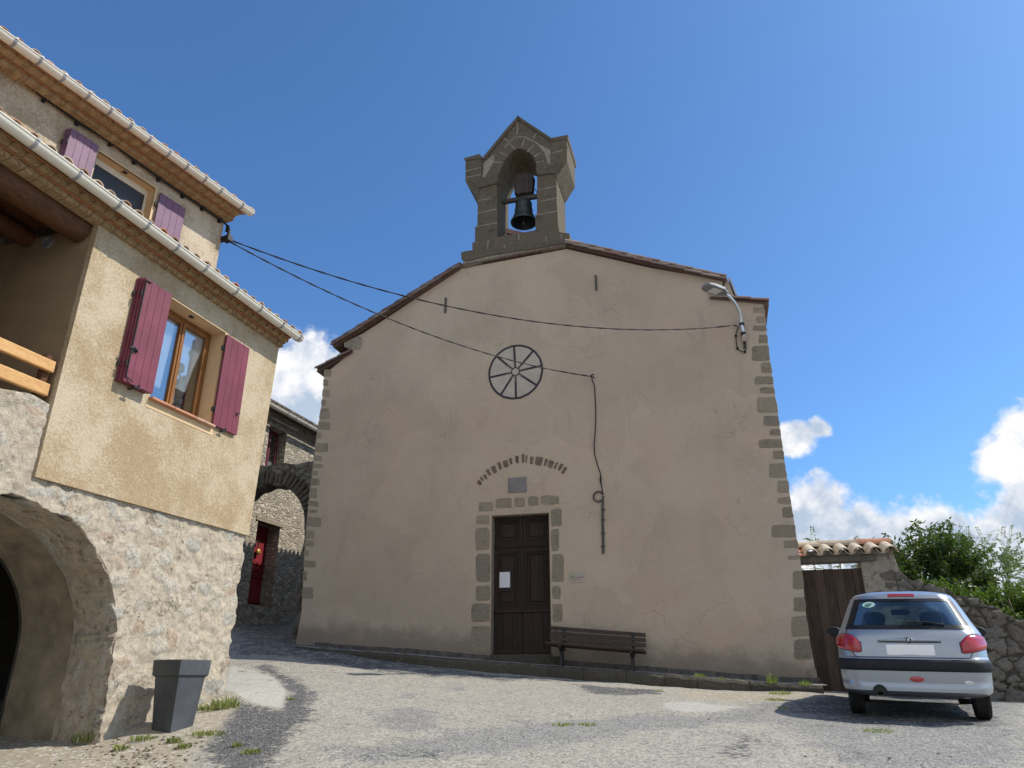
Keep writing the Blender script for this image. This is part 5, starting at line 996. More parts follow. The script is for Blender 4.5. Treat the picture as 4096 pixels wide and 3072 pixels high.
# ------------------------------------------------------------------ gateway, gate, garden wall
GA = Fr(CH.P(0, -.32, 0), CH.e, CH.n)
def build_gateway():
    F = GA; px = F.px
    g = thing('gateway', 'tile-roofed gateway with a timber lintel and stone pillar against the church corner', 'gateway', tuple(F.P(6.2, 0, 1.35)))
    ua, ub = 5.45, 7.24; zl0, zl1 = px(*w6(450, 326))[1], px(*w6(450, 284))[1]
    MB().box(F, ua, px(*w6(735, 300))[0], -.22, .10, zl0, zl1, .3).build('lintel', 'grey_wood', g, bevel=.015)
    zp = zl1 + .02; up = px(*w6(648, 400))[0]
    rubble_wall('pillar', F, 'pillar_rubble', g, up, 7.5, .8, 3.9, .025, lambda U, V: np.minimum(np.where(U > px(*w6(735, 300))[0], zp + .12, zl0) - V, np.interp(V, [2.4, 3.2, 3.35, 3.7], [7.6, 7.36, 7.24, 7.2]) - U), 4.2, 5.0, .03, .42, .45, .03, .015, 9)
    mb = MB(); mb.box(F, ua, 7.2, -.35, .06, zl1 + .002, zl1 + .10, .6); mb.build('bedding_mortar', 'mortar', g)
    mb = MB(); o1, o0 = .25, -.30; zr = px(*w6(500, 212), o0)[1]; ze = px(*w6(420, 275), o1)[1]
    for i, xx in enumerate((315, 425, 525, 625, 733, 833)):
        u = px(xx * .616 + 3050, 2050 + 255 * .616, .2)[0]; tile(mb, F.P(u - .01, o0, zr - .05), F.P(u, o1, ze), .105, .128, (0, 0, 1), [.78, .72, .82, .74, .8, .85][i], th=.018, seg=10)
    cv = mb.build('cover_tiles', 'old_tile', g)
    mb = MB()
    for i, xx in enumerate((262, 370, 475, 575, 680, 783)):
        u = px(xx * .616 + 3050, 2050 + 265 * .616, .2)[0]; tile(mb, F.P(u, o0, zr + .06), F.P(u, o1 - .03, ze + .10), .10, .11, (0, 0, -1), [1.0, .4, .6, .7, .5, .6][i], th=.016, seg=8)
    mb.build('channel_tiles', 'old_tile', g)
    mb = MB(); us = [px(*w6(x, 205))[0] for x in (235, 372, 500, 632, 842)]
    for i in range(4): tile(mb, F.P(us[i] - .02, -.30, zr - .02 + .012 * (i % 2)), F.P(us[i + 1] + .03, -.30, zr - .025), .115, .125, (0, 0, 1), [.78, .5, .15, 1.0][i], seg=8)
    mb.build('ridge_tiles', 'old_tile', g)
    # timber gate leaf
    a, b = px(*w6(262, 365)), px(*w6(638, 362)); gt = thing('wooden_gate', 'weathered brown plank gate standing between the church corner and the pillar', 'gate', tuple(F.P(6.05, -.05, 1.33)))
    mb = MB(); n = 7; ua, ub = a[0] - .16, b[0] + .03; zt = (a[1] + b[1]) / 2
    for i in range(n): mb.box(F, lerp(ua, ub, i / n) + .0015, lerp(ua, ub, (i + 1) / n) - .0015, -.08, -.05 + rnd(-.006, .006), 1.22, zt + rnd(-.012, .012), rnd(.1, .9))
    mb.box(F, ua, ub, -.095, -.081, 1.24, zt - .02, .2); mb.build('planks', 'gate_wood', gt, bevel=.003)
    mb = MB(); mb.box(F, ua, ub, -.14, -.081, 1.5, 1.6); mb.build('ledge', 'gate_wood', gt); mb = MB(); mb.box(F, ua, ub, -.14, -.081, zt - .45, zt - .35); mb.build('ledge', 'gate_wood', gt)
    # garden wall
    TW_ = [(7.15, 3.36), (7.24, 3.30), (7.36, 3.24), (7.45, 3.13), (7.75, 3.06), (8.15, 2.91), (8.62, 2.67), (8.80, 2.52), (9.09, 2.44), (10, 2.36), (12.5, 2.1)]
    tx, tz = [p[0] for p in TW_], [p[1] for p in TW_]
    top = lambda U: np.interp(U, tx, tz) + .045 * np.sin(U * 11) * np.sin(U * 4.3 + 1) + .02 * np.sin(U * 27)
    w = rubble_wall('garden_wall', F, 'drystone', None, 7.16, 12.4, .7, 3.5, .03, lambda U, V: top(U) - V, 3.5, 4.9, .06, 0, .6, .04, .035, 13, edge=.13)
    tag(w, 'dry stone garden wall stepping down to the right behind the car', 'wall')
build_gateway()

# ------------------------------------------------------------------ street lamp on the facade
def build_lamp():
    F = CH; A = lambda x, y, o: F.at(*z5(x, y), o)
    base = A(1125, 1160, .07); L = thing('street_lamp', 'grey street lamp on a curved galvanised arm fixed to the church wall', 'street lamp', tuple(base))
    pts = [A(1138, 1185, .09), A(1122, 1120, .09), A(1104, 1050, .10), A(1095, 980, .13), A(1078, 900, .20), A(1050, 835, .30), A(1010, 775, .42), A(965, 725, .55), A(915, 685, .68)]
    mb = MB(); mb.tube(pts, [.036] * 4 + [.034] * 5, 12); mb.build('arm', 'galv', L, smooth=True, sharp=60)
    d = (A(700, 590, 1.05) - A(890, 660, .72)); ax = d.normalized(); sd_ = ax.cross(Vector((0, 0, 1))).normalized(); up = sd_.cross(ax); c = A(915, 675, .69); Ln = .62
    prof = [(0, .075, .05), (.08, .10, .06), (.16, .15, .065), (.45, .155, .06), (.58, .13, .045), (.62, .09, .03)]
    mb = MB(); mb.loft([[c + ax * t - sd_ * w - up * h * .6, c + ax * t + sd_ * w - up * h * .6, c + ax * t + sd_ * w * .96 + up * h * .5, c + ax * t + sd_ * w * .6 + up * h, c + ax * t - sd_ * w * .6 + up * h, c + ax * t - sd_ * w * .96 + up * h * .5] for t, w, h in prof]); hd = mb.build('lamp_head', 'lampgrey', L, bevel=.012)
    mb = MB(); q = c - up * .046; p = [q + ax * .20 - sd_ * .10, q + ax * .20 + sd_ * .10, q + ax * .46 + sd_ * .10, q + ax * .46 - sd_ * .10]; mb.prism(p, up * .004); mb.build('lens', 'lens', hd)
    for (x, y) in ((1108, 1048), (1126, 1160)):
        p = A(x, y, .09); mb = MB(); dd = (pts[0] - pts[2]).normalized(); mb.lathe(p, dd, [(.040, -.03), (.055, -.028), (.055, .028), (.040, .03)], 14, caps=True); mb.tube([p, p - F.n * .10], .018); mb.build('clamp', 'blackiron', L)
    q = A(1138, 1185, .085); q2 = A(1140, 1255, .085); mb = MB(); mb.loft([[q + F.e * .05 - F.n * .045, q - F.e * .05 - F.n * .045, q - F.e * .05 + F.n * .045, q + F.e * .05 + F.n * .045], [q2 + F.e * .045 - F.n * .045, q2 - F.e * .045 - F.n * .045, q2 - F.e * .045 + F.n * .04, q2 + F.e * .045 + F.n * .04]]); mb.build('junction_box', 'box', L, bevel=.006)
    loop = [(1145, 1255), (1160, 1300), (1158, 1345), (1145, 1378), (1110, 1380), (1075, 1360), (1055, 1335), (1045, 1290), (1036, 1190), (1042, 1140), (1060, 1105), (1062, 1080), (1040, 1060), (1000, 1060)]
    mb = MB(); mb.tube([A(x, y, .045) for x, y in loop], .011, 7); mb.tube([A(1135, 1255, .06), A(1138, 1340, .04)], .016, 7)
    for (x, y) in ((1145, 1378), (1055, 1337), (1036, 1185)): mb.lathe(A(x, y, .03), F.n, [(.025, -.03), (.025, .03), (0, .031)], 8)
    tag(mb.build('lamp_cable', 'cable', None, smooth=True), 'short black cable looping under the street lamp arm on the wall', 'cable')
build_lamp()

# ------------------------------------------------------------------ overhead cables
def project(p):
    d = Vector(p) - Vector((0, 0, EYE)); z = d.dot(fwd); return (W_PX / 2 + F_PX * d.x / z, H_PX / 2 - F_PX * d.dot(upv) / z)
def sagged(p0, p1, target, n=40):
    def curve(s): return [p0.lerp(p1, i / n) - Vector((0, 0, s * 4 * (i / n) * (1 - i / n))) for i in range(n + 1)]
    def err(s): q = sorted(project(p) for p in curve(s)); return interp(target[0], q) - target[1]
    lo, hi = 0.0, 3.0
    for _ in range(40):
        m = (lo + hi) / 2
        if err(m) < 0: lo = m
        else: hi = m
    return curve(lo)
anch = UP.P(.06, .10, UP.px(903, 950, .1)[1])
mb = MB(); zA = anch.z; mb.box(UP, -.02, .07, -.12, .12, zA - .02, zA + .03); mb.box(UP, -.0, .10, .03, .16, zA - .045, zA + .05); mb.tube([UP.P(.03, .06, zA + .26), UP.P(.05, .09, zA + .16), UP.P(.06, .10, zA + .03)], .03, 8)
tag(mb.build('cable_bracket', 'blackiron', None), 'black iron bracket holding overhead cables at the upper house corner', 'bracket')
endA = CH.at(2921, 1303, .07); cA = sagged(anch, endA, (2000, 1265))
def twisted(pts, r):
    m = MB(); fine = []
    for a, b in zip(pts, pts[1:]): fine += [a.lerp(b, k / 4) for k in range(4)]
    fine.append(pts[-1]); m.tube(fine, [r * (1 + .25 * math.sin(i * 1.1)) for i in range(len(fine))], 6); return m
m = twisted(cA, .0125); tag(m.build('overhead_cable', 'cable', None, smooth=True), 'upper overhead cable running from the house to the street lamp', 'cable', 'overhead cables between the house and the church')
endB = CH.at(2366, 1506, .10); cB = sagged(anch - Vector((0, 0, .03)), endB, (1559, 1276))
m = twisted(cB, .0125); drop = [(2369, 1520), (2378, 1545), (2382, 1620), (2383, 1680), (2380, 1740), (2376, 1780), (2378, 1815), (2390, 1860), (2402, 1895), (2402, 1925), (2408, 1955), (2411, 1980)]
m.tube([endB] + [CH.at(x, y, .05 if i else .08) for i, (x, y) in enumerate(drop)], .012, 6)
tag(m.build('overhead_cable', 'cable', None, smooth=True), 'lower overhead cable crossing the painted wheel then dropping down the facade', 'cable', 'overhead cables between the house and the church')
mb = MB(); p = CH.at(2366, 1508, .0); mb.tube([p + CH.e * .05 + Vector((0, 0, .06)), p + CH.n * .10], .014); mb.tube([p + CH.e * .07 - Vector((0, 0, .03)), p + CH.n * .08], .01); tag(mb.build('wall_hook', 'iron', None), 'small iron hook carrying the cable right of the painted wheel', 'hook')
mb = MB(); P = lambda x, y, o=.03: CH.at(*c5(x, y), o)
mb.tube([P(1015, 392), P(1012, 480), P(1013, 560), P(1016, 660), P(1017, 770)], [.019, .024, .024, .026, .022], 8); cu = P(985, 392); 
mb.tube([cu + CH.e * (.105 * math.cos(t)) + Vector((0, 0, .105 * math.sin(t))) for t in [R(20 + 18 * i) for i in range(20)]], .017, 7)
for y in (478, 545, 635, 722): mb.box(CH, CH.px(*c5(1014, y), .03)[0] - .035, CH.px(*c5(1014, y), .03)[0] + .045, 0, .055, P(1014, y).z - .012, P(1014, y).z + .012)
mb.lathe(P(1000, 262 + 20, .03), (0, 0, 1), [(.014, -.08), (.02, -.06), (.02, .06), (.014, .08)], 8)
tag(mb.build('cable_conduit', 'iron', None, smooth=True, sharp=40), 'rusty black cable conduit with a coil running down the church wall', 'conduit')

# ------------------------------------------------------------------ plaque, sign, notice
def build_signs():
    F = CH; q = [F.px(*c5(*p)) for p in ((387, 270), (508, 263), (508, 363), (387, 367))]; u0, u1, z0, z1 = q[0][0], q[1][0], (q[2][1] + q[3][1]) / 2, (q[0][1] + q[1][1]) / 2
    t = thing('wall_plaque', 'blank grey metal plaque screwed to the wall above the church door', 'plaque', tuple(F.P((u0 + u1) / 2, 0, z0)))
    MB().box(F, u0, u1, .001, .022, z0, z1).build('plate', 'plaquegrey', t, bevel=.004)
    for u in (u0 + .025, u1 - .025):
        for z in (z0 + .025, z1 - .025): MB().lathe(F.P(u, .021, z), F.n, [(.012, 0), (.010, .006), (0, .007)], 10).build('screw', 'iron', t)
    q = [F.px(*c5(*p)) for p in ((790, 893), (890, 890), (887, 961), (792, 964))]; u0, u1, z0, z1 = q[0][0], q[1][0], (q[2][1] + q[3][1]) / 2, (q[0][1] + q[1][1]) / 2; W_, H_ = u1 - u0, z1 - z0
    t = thing('wall_sign', 'small faded sign with a yellow and blue flower beside the church door', 'sign', tuple(F.P((u0 + u1) / 2, 0, z0)))
    MB().box(F, u0, u1, .004, .010, z0, z1).build('board', plain('sign_board', (0.40, 0.345, 0.29), 0.6, var=.06), t)
    def disc(mb, cu, cz_, a, b, o): mb.prism([F.P(cu + math.cos(2 * math.pi * i / 14) * a, o, cz_ + math.sin(2 * math.pi * i / 14) * b) for i in range(14)], F.n * .0015)
    cu, c2 = u0 + W_ * .26, z0 + H_ * .52; mb = MB(); mb2 = MB()
    for k in range(8): disc(mb if k % 2 else mb2, cu + math.cos(k * math.pi / 4 + .3) * W_ * .155, c2 + math.sin(k * math.pi / 4 + .3) * H_ * .24, W_ * .05, H_ * .085, .0105)
    mb.build('yellow_petals', plain('yellow_paint', (0.42, 0.38, 0.06), .6), t); mb2.build('blue_petals', plain('blue_paint', (0.17, 0.30, 0.36), .6), t); mb = MB(); disc(mb, cu - W_ * .02, c2, W_ * .045, H_ * .075, .0105); mb.build('flower_heart', plain('dark_paint', (0.07, 0.03, 0.03), .6), t)
    mb = MB(); random.seed(3)
    for k in range(7): ua = u0 + W_ * (.44 + .075 * k); mb.box(F, ua, ua + W_ * .05, .0105, .012, z0 + H_ * (.34 + .02 * k), z0 + H_ * (.47 + .02 * k)); 
    for k in range(9): ua = u0 + W_ * (.30 + .055 * k); mb.box(F, ua, ua + W_ * .036, .0105, .012, z0 + H_ * .22, z0 + H_ * .27)
    mb.build('faded_lettering', plain('pink_paint', (0.30, 0.13, 0.14), .6), t)
    for u in (u0 + .018, u1 - .018):
        for z in (z0 + .02, z1 - .02): MB().lathe(F.P(u, .009, z), F.n, [(.009, 0), (.008, .005), (0, .006)], 8).build('screw', 'zinc', t)
    o = -.185; A = lambda x, y: F.px(*c5(x, y), -.16); a, b = A(318, 884), A(410, 1018); t = thing('door_notice', 'white paper notice in a small wooden frame on the church door', 'notice', tuple(F.P((a[0] + b[0]) / 2, -.17, b[1])))
    MB().box(F, a[0], b[0], -.192, -.176, b[1], a[1], .4).build('backboard', 'door_wood', t)
    mb = MB()
    for p in ((a[0], b[0], a[1] - .022, a[1]), (a[0], b[0], b[1], b[1] + .022), (a[0], a[0] + .02, b[1], a[1]), (b[0] - .02, b[0], b[1], a[1])): mb.box(F, p[0], p[1], -.178, -.158 - .001 * (p[1] - p[0] > .05), p[2], p[3], .8)
    mb.build('frame', 'door_wood', t); p, q = A(328, 893), A(397, 994); MB().box(F, p[0], q[0], -.1755, -.173, q[1], p[1]).build('paper', plain('paper', (0.66, 0.67, 0.72), .7, var=.03), t)
build_signs()

# ------------------------------------------------------------------ bench
def build_bench():
    F = CH; s0, s1 = F.at(*c5(628, 1352), .66), F.at(*c5(1288, 1405), .66); e = (s1 - s0); Ln = e.length; e.normalize(); up = Vector((0, 0, 1)); n = F.n
    class B_: pass
    b = B_(); b.P = lambda u, o, z: s0 + e * u - n * o + up * z      # o: from the seat's front edge towards the wall
    zl = F.px(*c5(735, 1505), .5)[1] - F.px(*c5(735, 1352), .5)[1]
    leg0, leg1 = (F.at(*c5(730, 1400), .55) - s0).dot(e), (F.at(*c5(1203, 1420), .55) - s0).dot(e)
    t = thing('park_bench', 'dark brown slatted bench with a backrest on the pavement beside the door', 'bench', tuple(b.P(Ln / 2, .25, -.45)))
    bt = F.at(*c5(684, 1241), .25).z - s0.z
    for k in range(4):
        o = .005 + k * .105; MB().box(b, 0, Ln, o, o + .088, -.045 - .012 * k, .0 - .012 * k, rnd(.2, .45)).build('seat_slat', 'bench_wood', t, bevel=.008)
    for k in range(3):
        z0 = .045 + k * (bt - .045) / 3; o = .40 + k * .035; c = MB(); h = (bt - .085) / 3 - .008
        c.hexa([b.P(0, o, z0), b.P(Ln, o, z0), b.P(Ln, o + .03, z0), b.P(0, o + .03, z0), b.P(0, o + .03, z0 + h), b.P(Ln, o + .03, z0 + h), b.P(Ln, o + .06, z0 + h), b.P(0, o + .06, z0 + h)], rnd(.3, .7)); c.build('back_slat', 'bench_wood', t, bevel=.008)
    for u in (leg0, leg1):
        g = b.P(u, .2, 0); zg = -.49
        mb = MB(); sh = lambda pts: [b.P(u - .028, o, z) for o, z in pts]
        mb.prism(sh([(.02, -.045), (.42, -.085), (.47, bt - .03), (.51, bt - .03), (.47, -.10), (.44, -.14), (.30, -.14), (.30, zg + .03), (.40, zg), (.02, zg), (.10, zg + .04), (.17, -.16), (.02, -.085)]), e * .056); mb.build('leg', 'blackiron', t, bevel=.006)
build_bench()

# ------------------------------------------------------------------ planter by the house
def build_planter():
    g = ground_at(685, 2936); d = g - Vector((0, 0, EYE)); zc = d.dot(fwd); diag = 216 / F_PX * zc; s = diag / 2; away = Vector((g.x, g.y, 0)).normalized(); sb = s * .70
    c = g + away * sb; side = away.cross(Vector((0, 0, 1))); ang = .06
    ca, sa = math.cos(ang), math.sin(ang); ax, ay = away * ca + side * sa, side * ca - away * sa
    H = 268 / F_PX * zc * 1.03; z0 = g.z - .01
    t = thing('planter', 'empty tall tapered charcoal planter pot against the stone house base', 'planter', (c.x, c.y, z0))
    ring = lambda r, z: [Vector((c.x, c.y, z0 + z)) + v * r for v in (-ax, ay, ax, -ay)]
    mb = MB(); mb.loft([ring(sb, 0), ring(lerp(sb, s * .965, .77), H * .77), ring(s * .965, H * .775), ring(s, H), ring(s * .93, H), ring(sb * .95, H * .3)], True, True); mb.build('pot', 'pot', t, bevel=.006)
    mb = MB(); mb.loft([ring(lerp(sb, s * .97, .77) + .008, H * .765), ring(s * .985 + .008, H * .79), ring(s + .012, H - .002), ring(s * .94, H + .004)], True, False); mb.build('rim', 'pot', t)
build_planter()
# ------------------------------------------------------------------ parked car, seen from behind
class CarFr:
    def __init__(s, ax, head, zl, zr, zf):       # rear axle middle (x, y), heading from +Y towards +X, ground heights left / right / front
        f = Vector((math.sin(head), math.cos(head), 0)); r = Vector((math.cos(head), -math.sin(head), 0))
        s.f = (f * 2.44 + Vector((0, 0, zf - (zl + zr) / 2))).normalized(); s.r = (r * 1.44 + Vector((0, 0, zr - zl))).normalized(); s.u = s.r.cross(s.f).normalized(); s.o = Vector((ax[0], ax[1], (zl + zr) / 2)) - s.f * .72
    def P(s, x, y, z): return s.W(x, y, z * 1.04 + .045)
    def W(s, x, y, z): return s.o + s.f * x - s.r * y + s.u * z
def build_car():
    az, rr_ = R(27.1), 11.35; C = CarFr((rr_ * math.sin(az), rr_ * math.cos(az)), R(26.0), 1.058, 1.018, 1.13); P = C.P
    car = thing('parked_car', 'silver hatchback parked nose-in by the wooden gate, seen from behind', 'car', tuple(P(1.9, 0, 0)))
    TB = np.array([  # z, rear x, front x, half width, bow
        (.20, .22, 3.50, .70, .05), (.245, .05, 3.62, .77, .05), (.27, -.005, 3.66, .80, .05), (.33, -.005, 3.70, .815, .05), (.36, .012, 3.74, .818, .05), (.44, .004, 3.78, .825, .05), (.50, .0, 3.80, .828, .05), (.61, .0, 3.80, .828, .05), (.63, .012, 3.80, .828, .05), (.645, .045, 3.80, .826, .05),
        (.70, .052, 3.78, .826, .055), (.78, .070, 3.70, .824, .06), (.84, .088, 3.58, .818, .06), (.90, .112, 3.35, .806, .065), (.945, .140, 3.05, .787, .07), (.965, .155, 2.92, .775, .075), (1.06, .235, 2.70, .730, .085), (1.18, .335, 2.46, .682, .095), (1.30, .440, 2.22, .628, .105), (1.325, .455, 2.15, .612, .11), (1.36, .465, 2.05, .585, .115), (1.385, .50, 1.95, .545, .12), (1.41, .60, 1.8, .44, .11), (1.428, .80, 1.6, .30, .08)])
    tb = lambda z: [float(np.interp(z, TB[:, 0], TB[:, k])) for k in range(1, 5)]
    def rear_x(f, z): xr, xf, w, bow = tb(z); f = abs(f); return xr + bow * f * f + .19 * (max(0, f - .72) / .28) ** 2.2
    def surf(q, z):      # q: -1..1 across the tail, beyond that forward along the side in metres
        xr, xf, w, bow = tb(z); sg = 1 if q >= 0 else -1; a = abs(q)
        if a <= 1: return Vector((rear_x(a, z), w * a * sg, z))
        return Vector((rear_x(1, z) + (a - 1), w * sg, z))
    def off(q, z, d):
        e = .004; a, b = surf(q + e, z) - surf(q - e, z), surf(q, z + e) - surf(q, z - e); n = a.cross(b).normalized()
        if n.x > .2 or (abs(n.y) > abs(n.x) and n.y * q < 0): n = -n
        p = surf(q, z) + n * d; return P(*p)
    fr = [0, .12, .25, .38, .5, .6, .68, .76, .83, .89, .93, .965, .985, 1.0]
    zs = sorted(set([.20, .245, .27, .30, .33, .36, .40, .44, .50, .56, .61, .63, .645, .67, .70, .74, .78, .81, .84, .87, .90, .92, .945, .965, 1.0, 1.03, 1.06, 1.10, 1.14, 1.18, 1.22, 1.26, 1.30, 1.325, 1.345, 1.36, 1.375, 1.385, 1.40, 1.41, 1.42, 1.428]))
    rings = []
    for z in zs:
        xr, xf, w, bow = tb(z); half = [(rear_x(f, z), w * f) for f in fr]; x0 = half[-1][0]; fc = .16 + (.12 if z < .95 else 0); x1 = xf - fc
        half += [(lerp(x0, x1, t), w * (1 + .006 * math.sin(math.pi * t))) for t in (.08, .18, .3, .42, .48, .52, .62, .74, .86, 1.0)]
        half += [(x1 + fc * math.sin(t * math.pi / 2), w * (1 - .22 * t * t - (.0 if t < 1 else 0))) for t in (.35, .7, 1.0)] + [(xf + .05 * (1 - k * k), w * .78 * k) for k in (.7, .4, 0)]
        full = half + [(x, -y) for x, y in half[-2:0:-1]]; rings.append([P(x, y, z) for x, y in full])
    mb = MB(); mb.loft(rings, True, True); tmp = mb.build('car_shell', 'car_paint', None)
    cut = []
    for xw in (.72, 3.16):
        for sy in (1, -1):
            c = MB(); c.lathe(C.W(xw, sy * .50, .305), -C.r * sy, [(.345, 0), (.345, .6)], 32, caps=True); co = c.build('cut', 'strip', None); cut.append(co); m = tmp.modifiers.new('b', 'BOOLEAN'); m.object = co; m.operation = 'DIFFERENCE'; m.solver = 'EXACT'
    dg = bpy.context.evaluated_depsgraph_get(); me = bpy.data.meshes.new_from_object(tmp.evaluated_get(dg)); base = Vector(LOC[car.name]); me.transform(Matrix.Translation(tmp.location - base)); me.name = 'body'
    for o in cut + [tmp]: bpy.data.objects.remove(o)
    bm = bmesh.new(); bm.from_mesh(me); kill = []
    for f in bm.faces:
        c = f.calc_center_median() + base - C.o; x, y, z = c.dot(C.f), -c.dot(C.r), (c.dot(C.u) - .045) / 1.04
        if .96 < z < 1.305:
            xr, xf, w, bow = tb(z)
            if abs(y) < .86 * w and x < xr + .25: kill.append(f)
            elif abs(y) > .9 * w and rear_x(1, z) + .18 < x < xf - .45 and not (1.42 < x < 1.55): kill.append(f)
            elif abs(y) < .74 * w and x > xf - .1: kill.append(f)
    bmesh.ops.delete(bm, geom=kill, context='FACES'); bm.to_mesh(me); bm.free()
    me.polygons.foreach_set('use_smooth', [True] * len(me.polygons)); me.set_sharp_from_angle(angle=R(32)); me.materials.clear(); me.materials.append(MAT['car_paint'])
    body = bpy.data.objects.new('body', me); COL.objects.link(body); body.parent = car; LOC[body.name] = tuple(base)
    def patch(name, mat, par, q0, q1, z0, z1, d, nq=30, nz=8, dome=0.0, smooth=True):
        mb = MB(); rows = []
        for j in range(nz + 1):
            row = []
            for i in range(nq + 1):
                q = lerp(q0, q1, i / nq); za, zb = (z0(q), z1(q)) if callable(z0) else (z0, z1); z = lerp(za, zb, j / nz); b = (1 - (2 * j / nz - 1) ** 4) * (1 - (2 * i / nq - 1) ** 16); row.append(off(q, z, d + dome * b))
            rows.append(row)
        mb.loft(rows, False, False); return mb.build(name, mat, par, smooth=smooth, flip=False)
    # glazing
    rw = patch('rear_window', 'car_glass', car, -.885, .885, .968, 1.302, .001, 30, 8)
    def border(name, mat, qa, za, zb, wq, wz, d):
        mb = MB()
        for (a, b, c, e) in ((-qa, qa, za, za + wz * 1.3), (-qa, qa, zb - wz, zb), (-qa, -qa + wq, za + wz * 1.3, zb - wz), (qa - wq, qa, za + wz * 1.3, zb - wz)):
            n = 24; mb.loft([[off(lerp(a, b, i / n), lerp(c, e, j / 3), d) for i in range(n + 1)] for j in range(4)], False, False)
        return mb.build(name, mat, rw, smooth=True, flip=False)
    border('window_seal', 'frit', .905, .952, 1.318, .10, .036, .006)
    mb = MB()
    for sy in (1, -1):
        mb.loft([[P(lerp(rear_x(1, z) + .17, tb(z)[1] - .44, i / 8), sy * tb(z)[2] * .998, z) for i in range(9)] for z in (.966, 1.06, 1.18, 1.3)], False, False)
    mb.build('side_windows', 'car_glass', car, flip=False)
    mb = MB(); mb.loft([[P(tb(z)[1] + .05 * (1 - (k * k)), k * .76 * tb(z)[2], z) for k in np.linspace(-1, 1, 9)] for z in (.96, 1.06, 1.18, 1.3)], False, False); mb.build('windscreen', 'car_glass', car, flip=False)
    # lamps
    for sy in (1, -1):
        q0, q1 = .665, 1.10; zl = lambda q: (lambda s: .692 + .012 * (max(0, .06 - s) / .06) ** 2 + .07 * s ** 1.5 + .03 * (max(0, s - .8) / .2) ** 2)((abs(q) - q0) / (q1 - q0)); zh = lambda q: (lambda s: .80 + .095 * math.sin(min(1, s * 2.2) * math.pi / 2) - .06 * (max(0, s - .6) / .4) ** 1.6)((abs(q) - q0) / (q1 - q0))
        patch('tail_lamp', 'lamp_red', car, sy * q0, sy * q1, zl, zh, .004, 26, 10, .016)
        patch('lamp_gasket', 'frit', car, sy * (q0 - .012), sy * (q1 + .012), lambda q: zl(sy * min(max(abs(q), q0), q1)) - .007, lambda q: zh(sy * min(max(abs(q), q0), q1)) + .007, .002, 26, 4)
    mb = MB(); mb.loft([[off(q, z, .012) for q in np.linspace(-.26, .26, 13)] for z in (1.342, 1.35, 1.362, 1.37)], False, False); mb.build('brake_lamp', 'lamp_red', car, smooth=True, flip=False)
    patch('bumper_strip', 'strip', car, -1.42, 1.42, .488, .618, .004, 60, 8, .026)
    # shut lines of the tailgate
    mb = MB()
    def line(pts, w=.0042, d=.0022):
        for a, b in zip(pts, pts[1:]): 
            dz, dq = b[1] - a[1], b[0] - a[0]; k = (w, 0) if abs(dz) > abs(dq) else (0, w); k = (k[0] / .8, k[1]); mb.quad(off(a[0] - k[0], a[1] - k[1], d), off(a[0] + k[0], a[1] + k[1], d), off(b[0] + k[0], b[1] + k[1], d), off(b[0] - k[0], b[1] - k[1], d))
    for sy in (1, -1): line([(sy * .885, .95), (sy * .872, .90), (sy * .868, .872)]); line([(sy * .80, .70), (sy * .775, .67), (sy * .765, .65), (sy * .745, .636)])
    line([(q, .634) for q in np.linspace(-.745, .745, 16)], .003)
    mb.build('tailgate_gap', 'frit', body, flip=False)
    # tailgate handle, emblem, plate, lettering
    mb = MB(); rows = []
    for q in np.linspace(-.43, .43, 41):
        hump = math.exp(-(q / .05) ** 2); h = .019 * max(.15, 1 - (abs(q) / .43) ** 4) + .014 * hump; zc = .822 + .010 * (1 - (q / .43) ** 2) + .006 * hump; rows.append([off(q, zc + h, .004), off(q, zc + h * .5, .020 + .006 * hump), off(q, zc - h * .6, .024 + .006 * hump), off(q, zc - h, .004)])
    mb.loft(rows, False, False); hd = mb.build('tailgate_handle', 'car_paint', car, smooth=True, flip=False)
    mb = MB(); rows = [[off(q, z, .002) for q in np.linspace(-.42, .42, 21)] for z in (.800, .812)]; mb.loft(rows, False, False); mb.build('handle_recess', 'frit', hd, flip=False)
    ex = rear_x(0, .833) - .034; mb = MB(); sq = [(.027 * (abs(math.cos(t)) ** .5) * (1 if math.cos(t) > 0 else -1), .027 * (abs(math.sin(t)) ** .5) * (1 if math.sin(t) > 0 else -1)) for t in [2 * math.pi * i / 20 for i in range(20)]]
    mb.prism([P(ex, y, .833 + z) for y, z in sq], C.f * .012); em = mb.build('emblem', 'frit', car)
    lion = [(.016, -.020), (.013, -.006), (.018, .002), (.012, .008), (.014, .018), (.004, .021), (-.004, .019), (-.010, .021), (-.018, .016), (-.010, .012), (-.016, .004), (-.019, -.002), (-.010, .002), (-.004, .004), (-.006, -.006), (-.016, -.010), (-.019, -.018), (-.008, -.012), (.002, -.008), (.006, -.020)]
    mb = MB(); mb.prism([P(ex - .004, y, .833 + z) for y, z in lion], C.f * .004); mb.build('emblem_animal', 'chrome', em)
    mb = MB(); px_ = rear_x(.3, .715) - .012; mb.prism([P(px_, y, z) for y, z in ((.262, .662), (-.262, .662), (-.262, .780), (.262, .780))], C.f * .008); mb.build('number_plate', plain('plate_white', (0.95, 0.95, 0.95), .4, var=.01), car, bevel=.003)
    def letters(name, s, y, z, size, q): 
        x = surf(q, z).x - .003; sl = (surf(q + .03, z).x - surf(q - .03, z).x) / (.06 * tb(z)[2]); X = (-(P(0, 1, 0) - P(0, 0, 0)) - C.f * sl).normalized(); Y = C.u; Zv = X.cross(Y).normalized(); o = P(x, y, z); text_mesh(name, s, size, .0015, 'chrome', car, Matrix(((X.x, Y.x, Zv.x, o.x), (X.y, Y.y, Zv.y, o.y), (X.z, Y.z, Zv.z, o.z), (0, 0, 0, 1))))
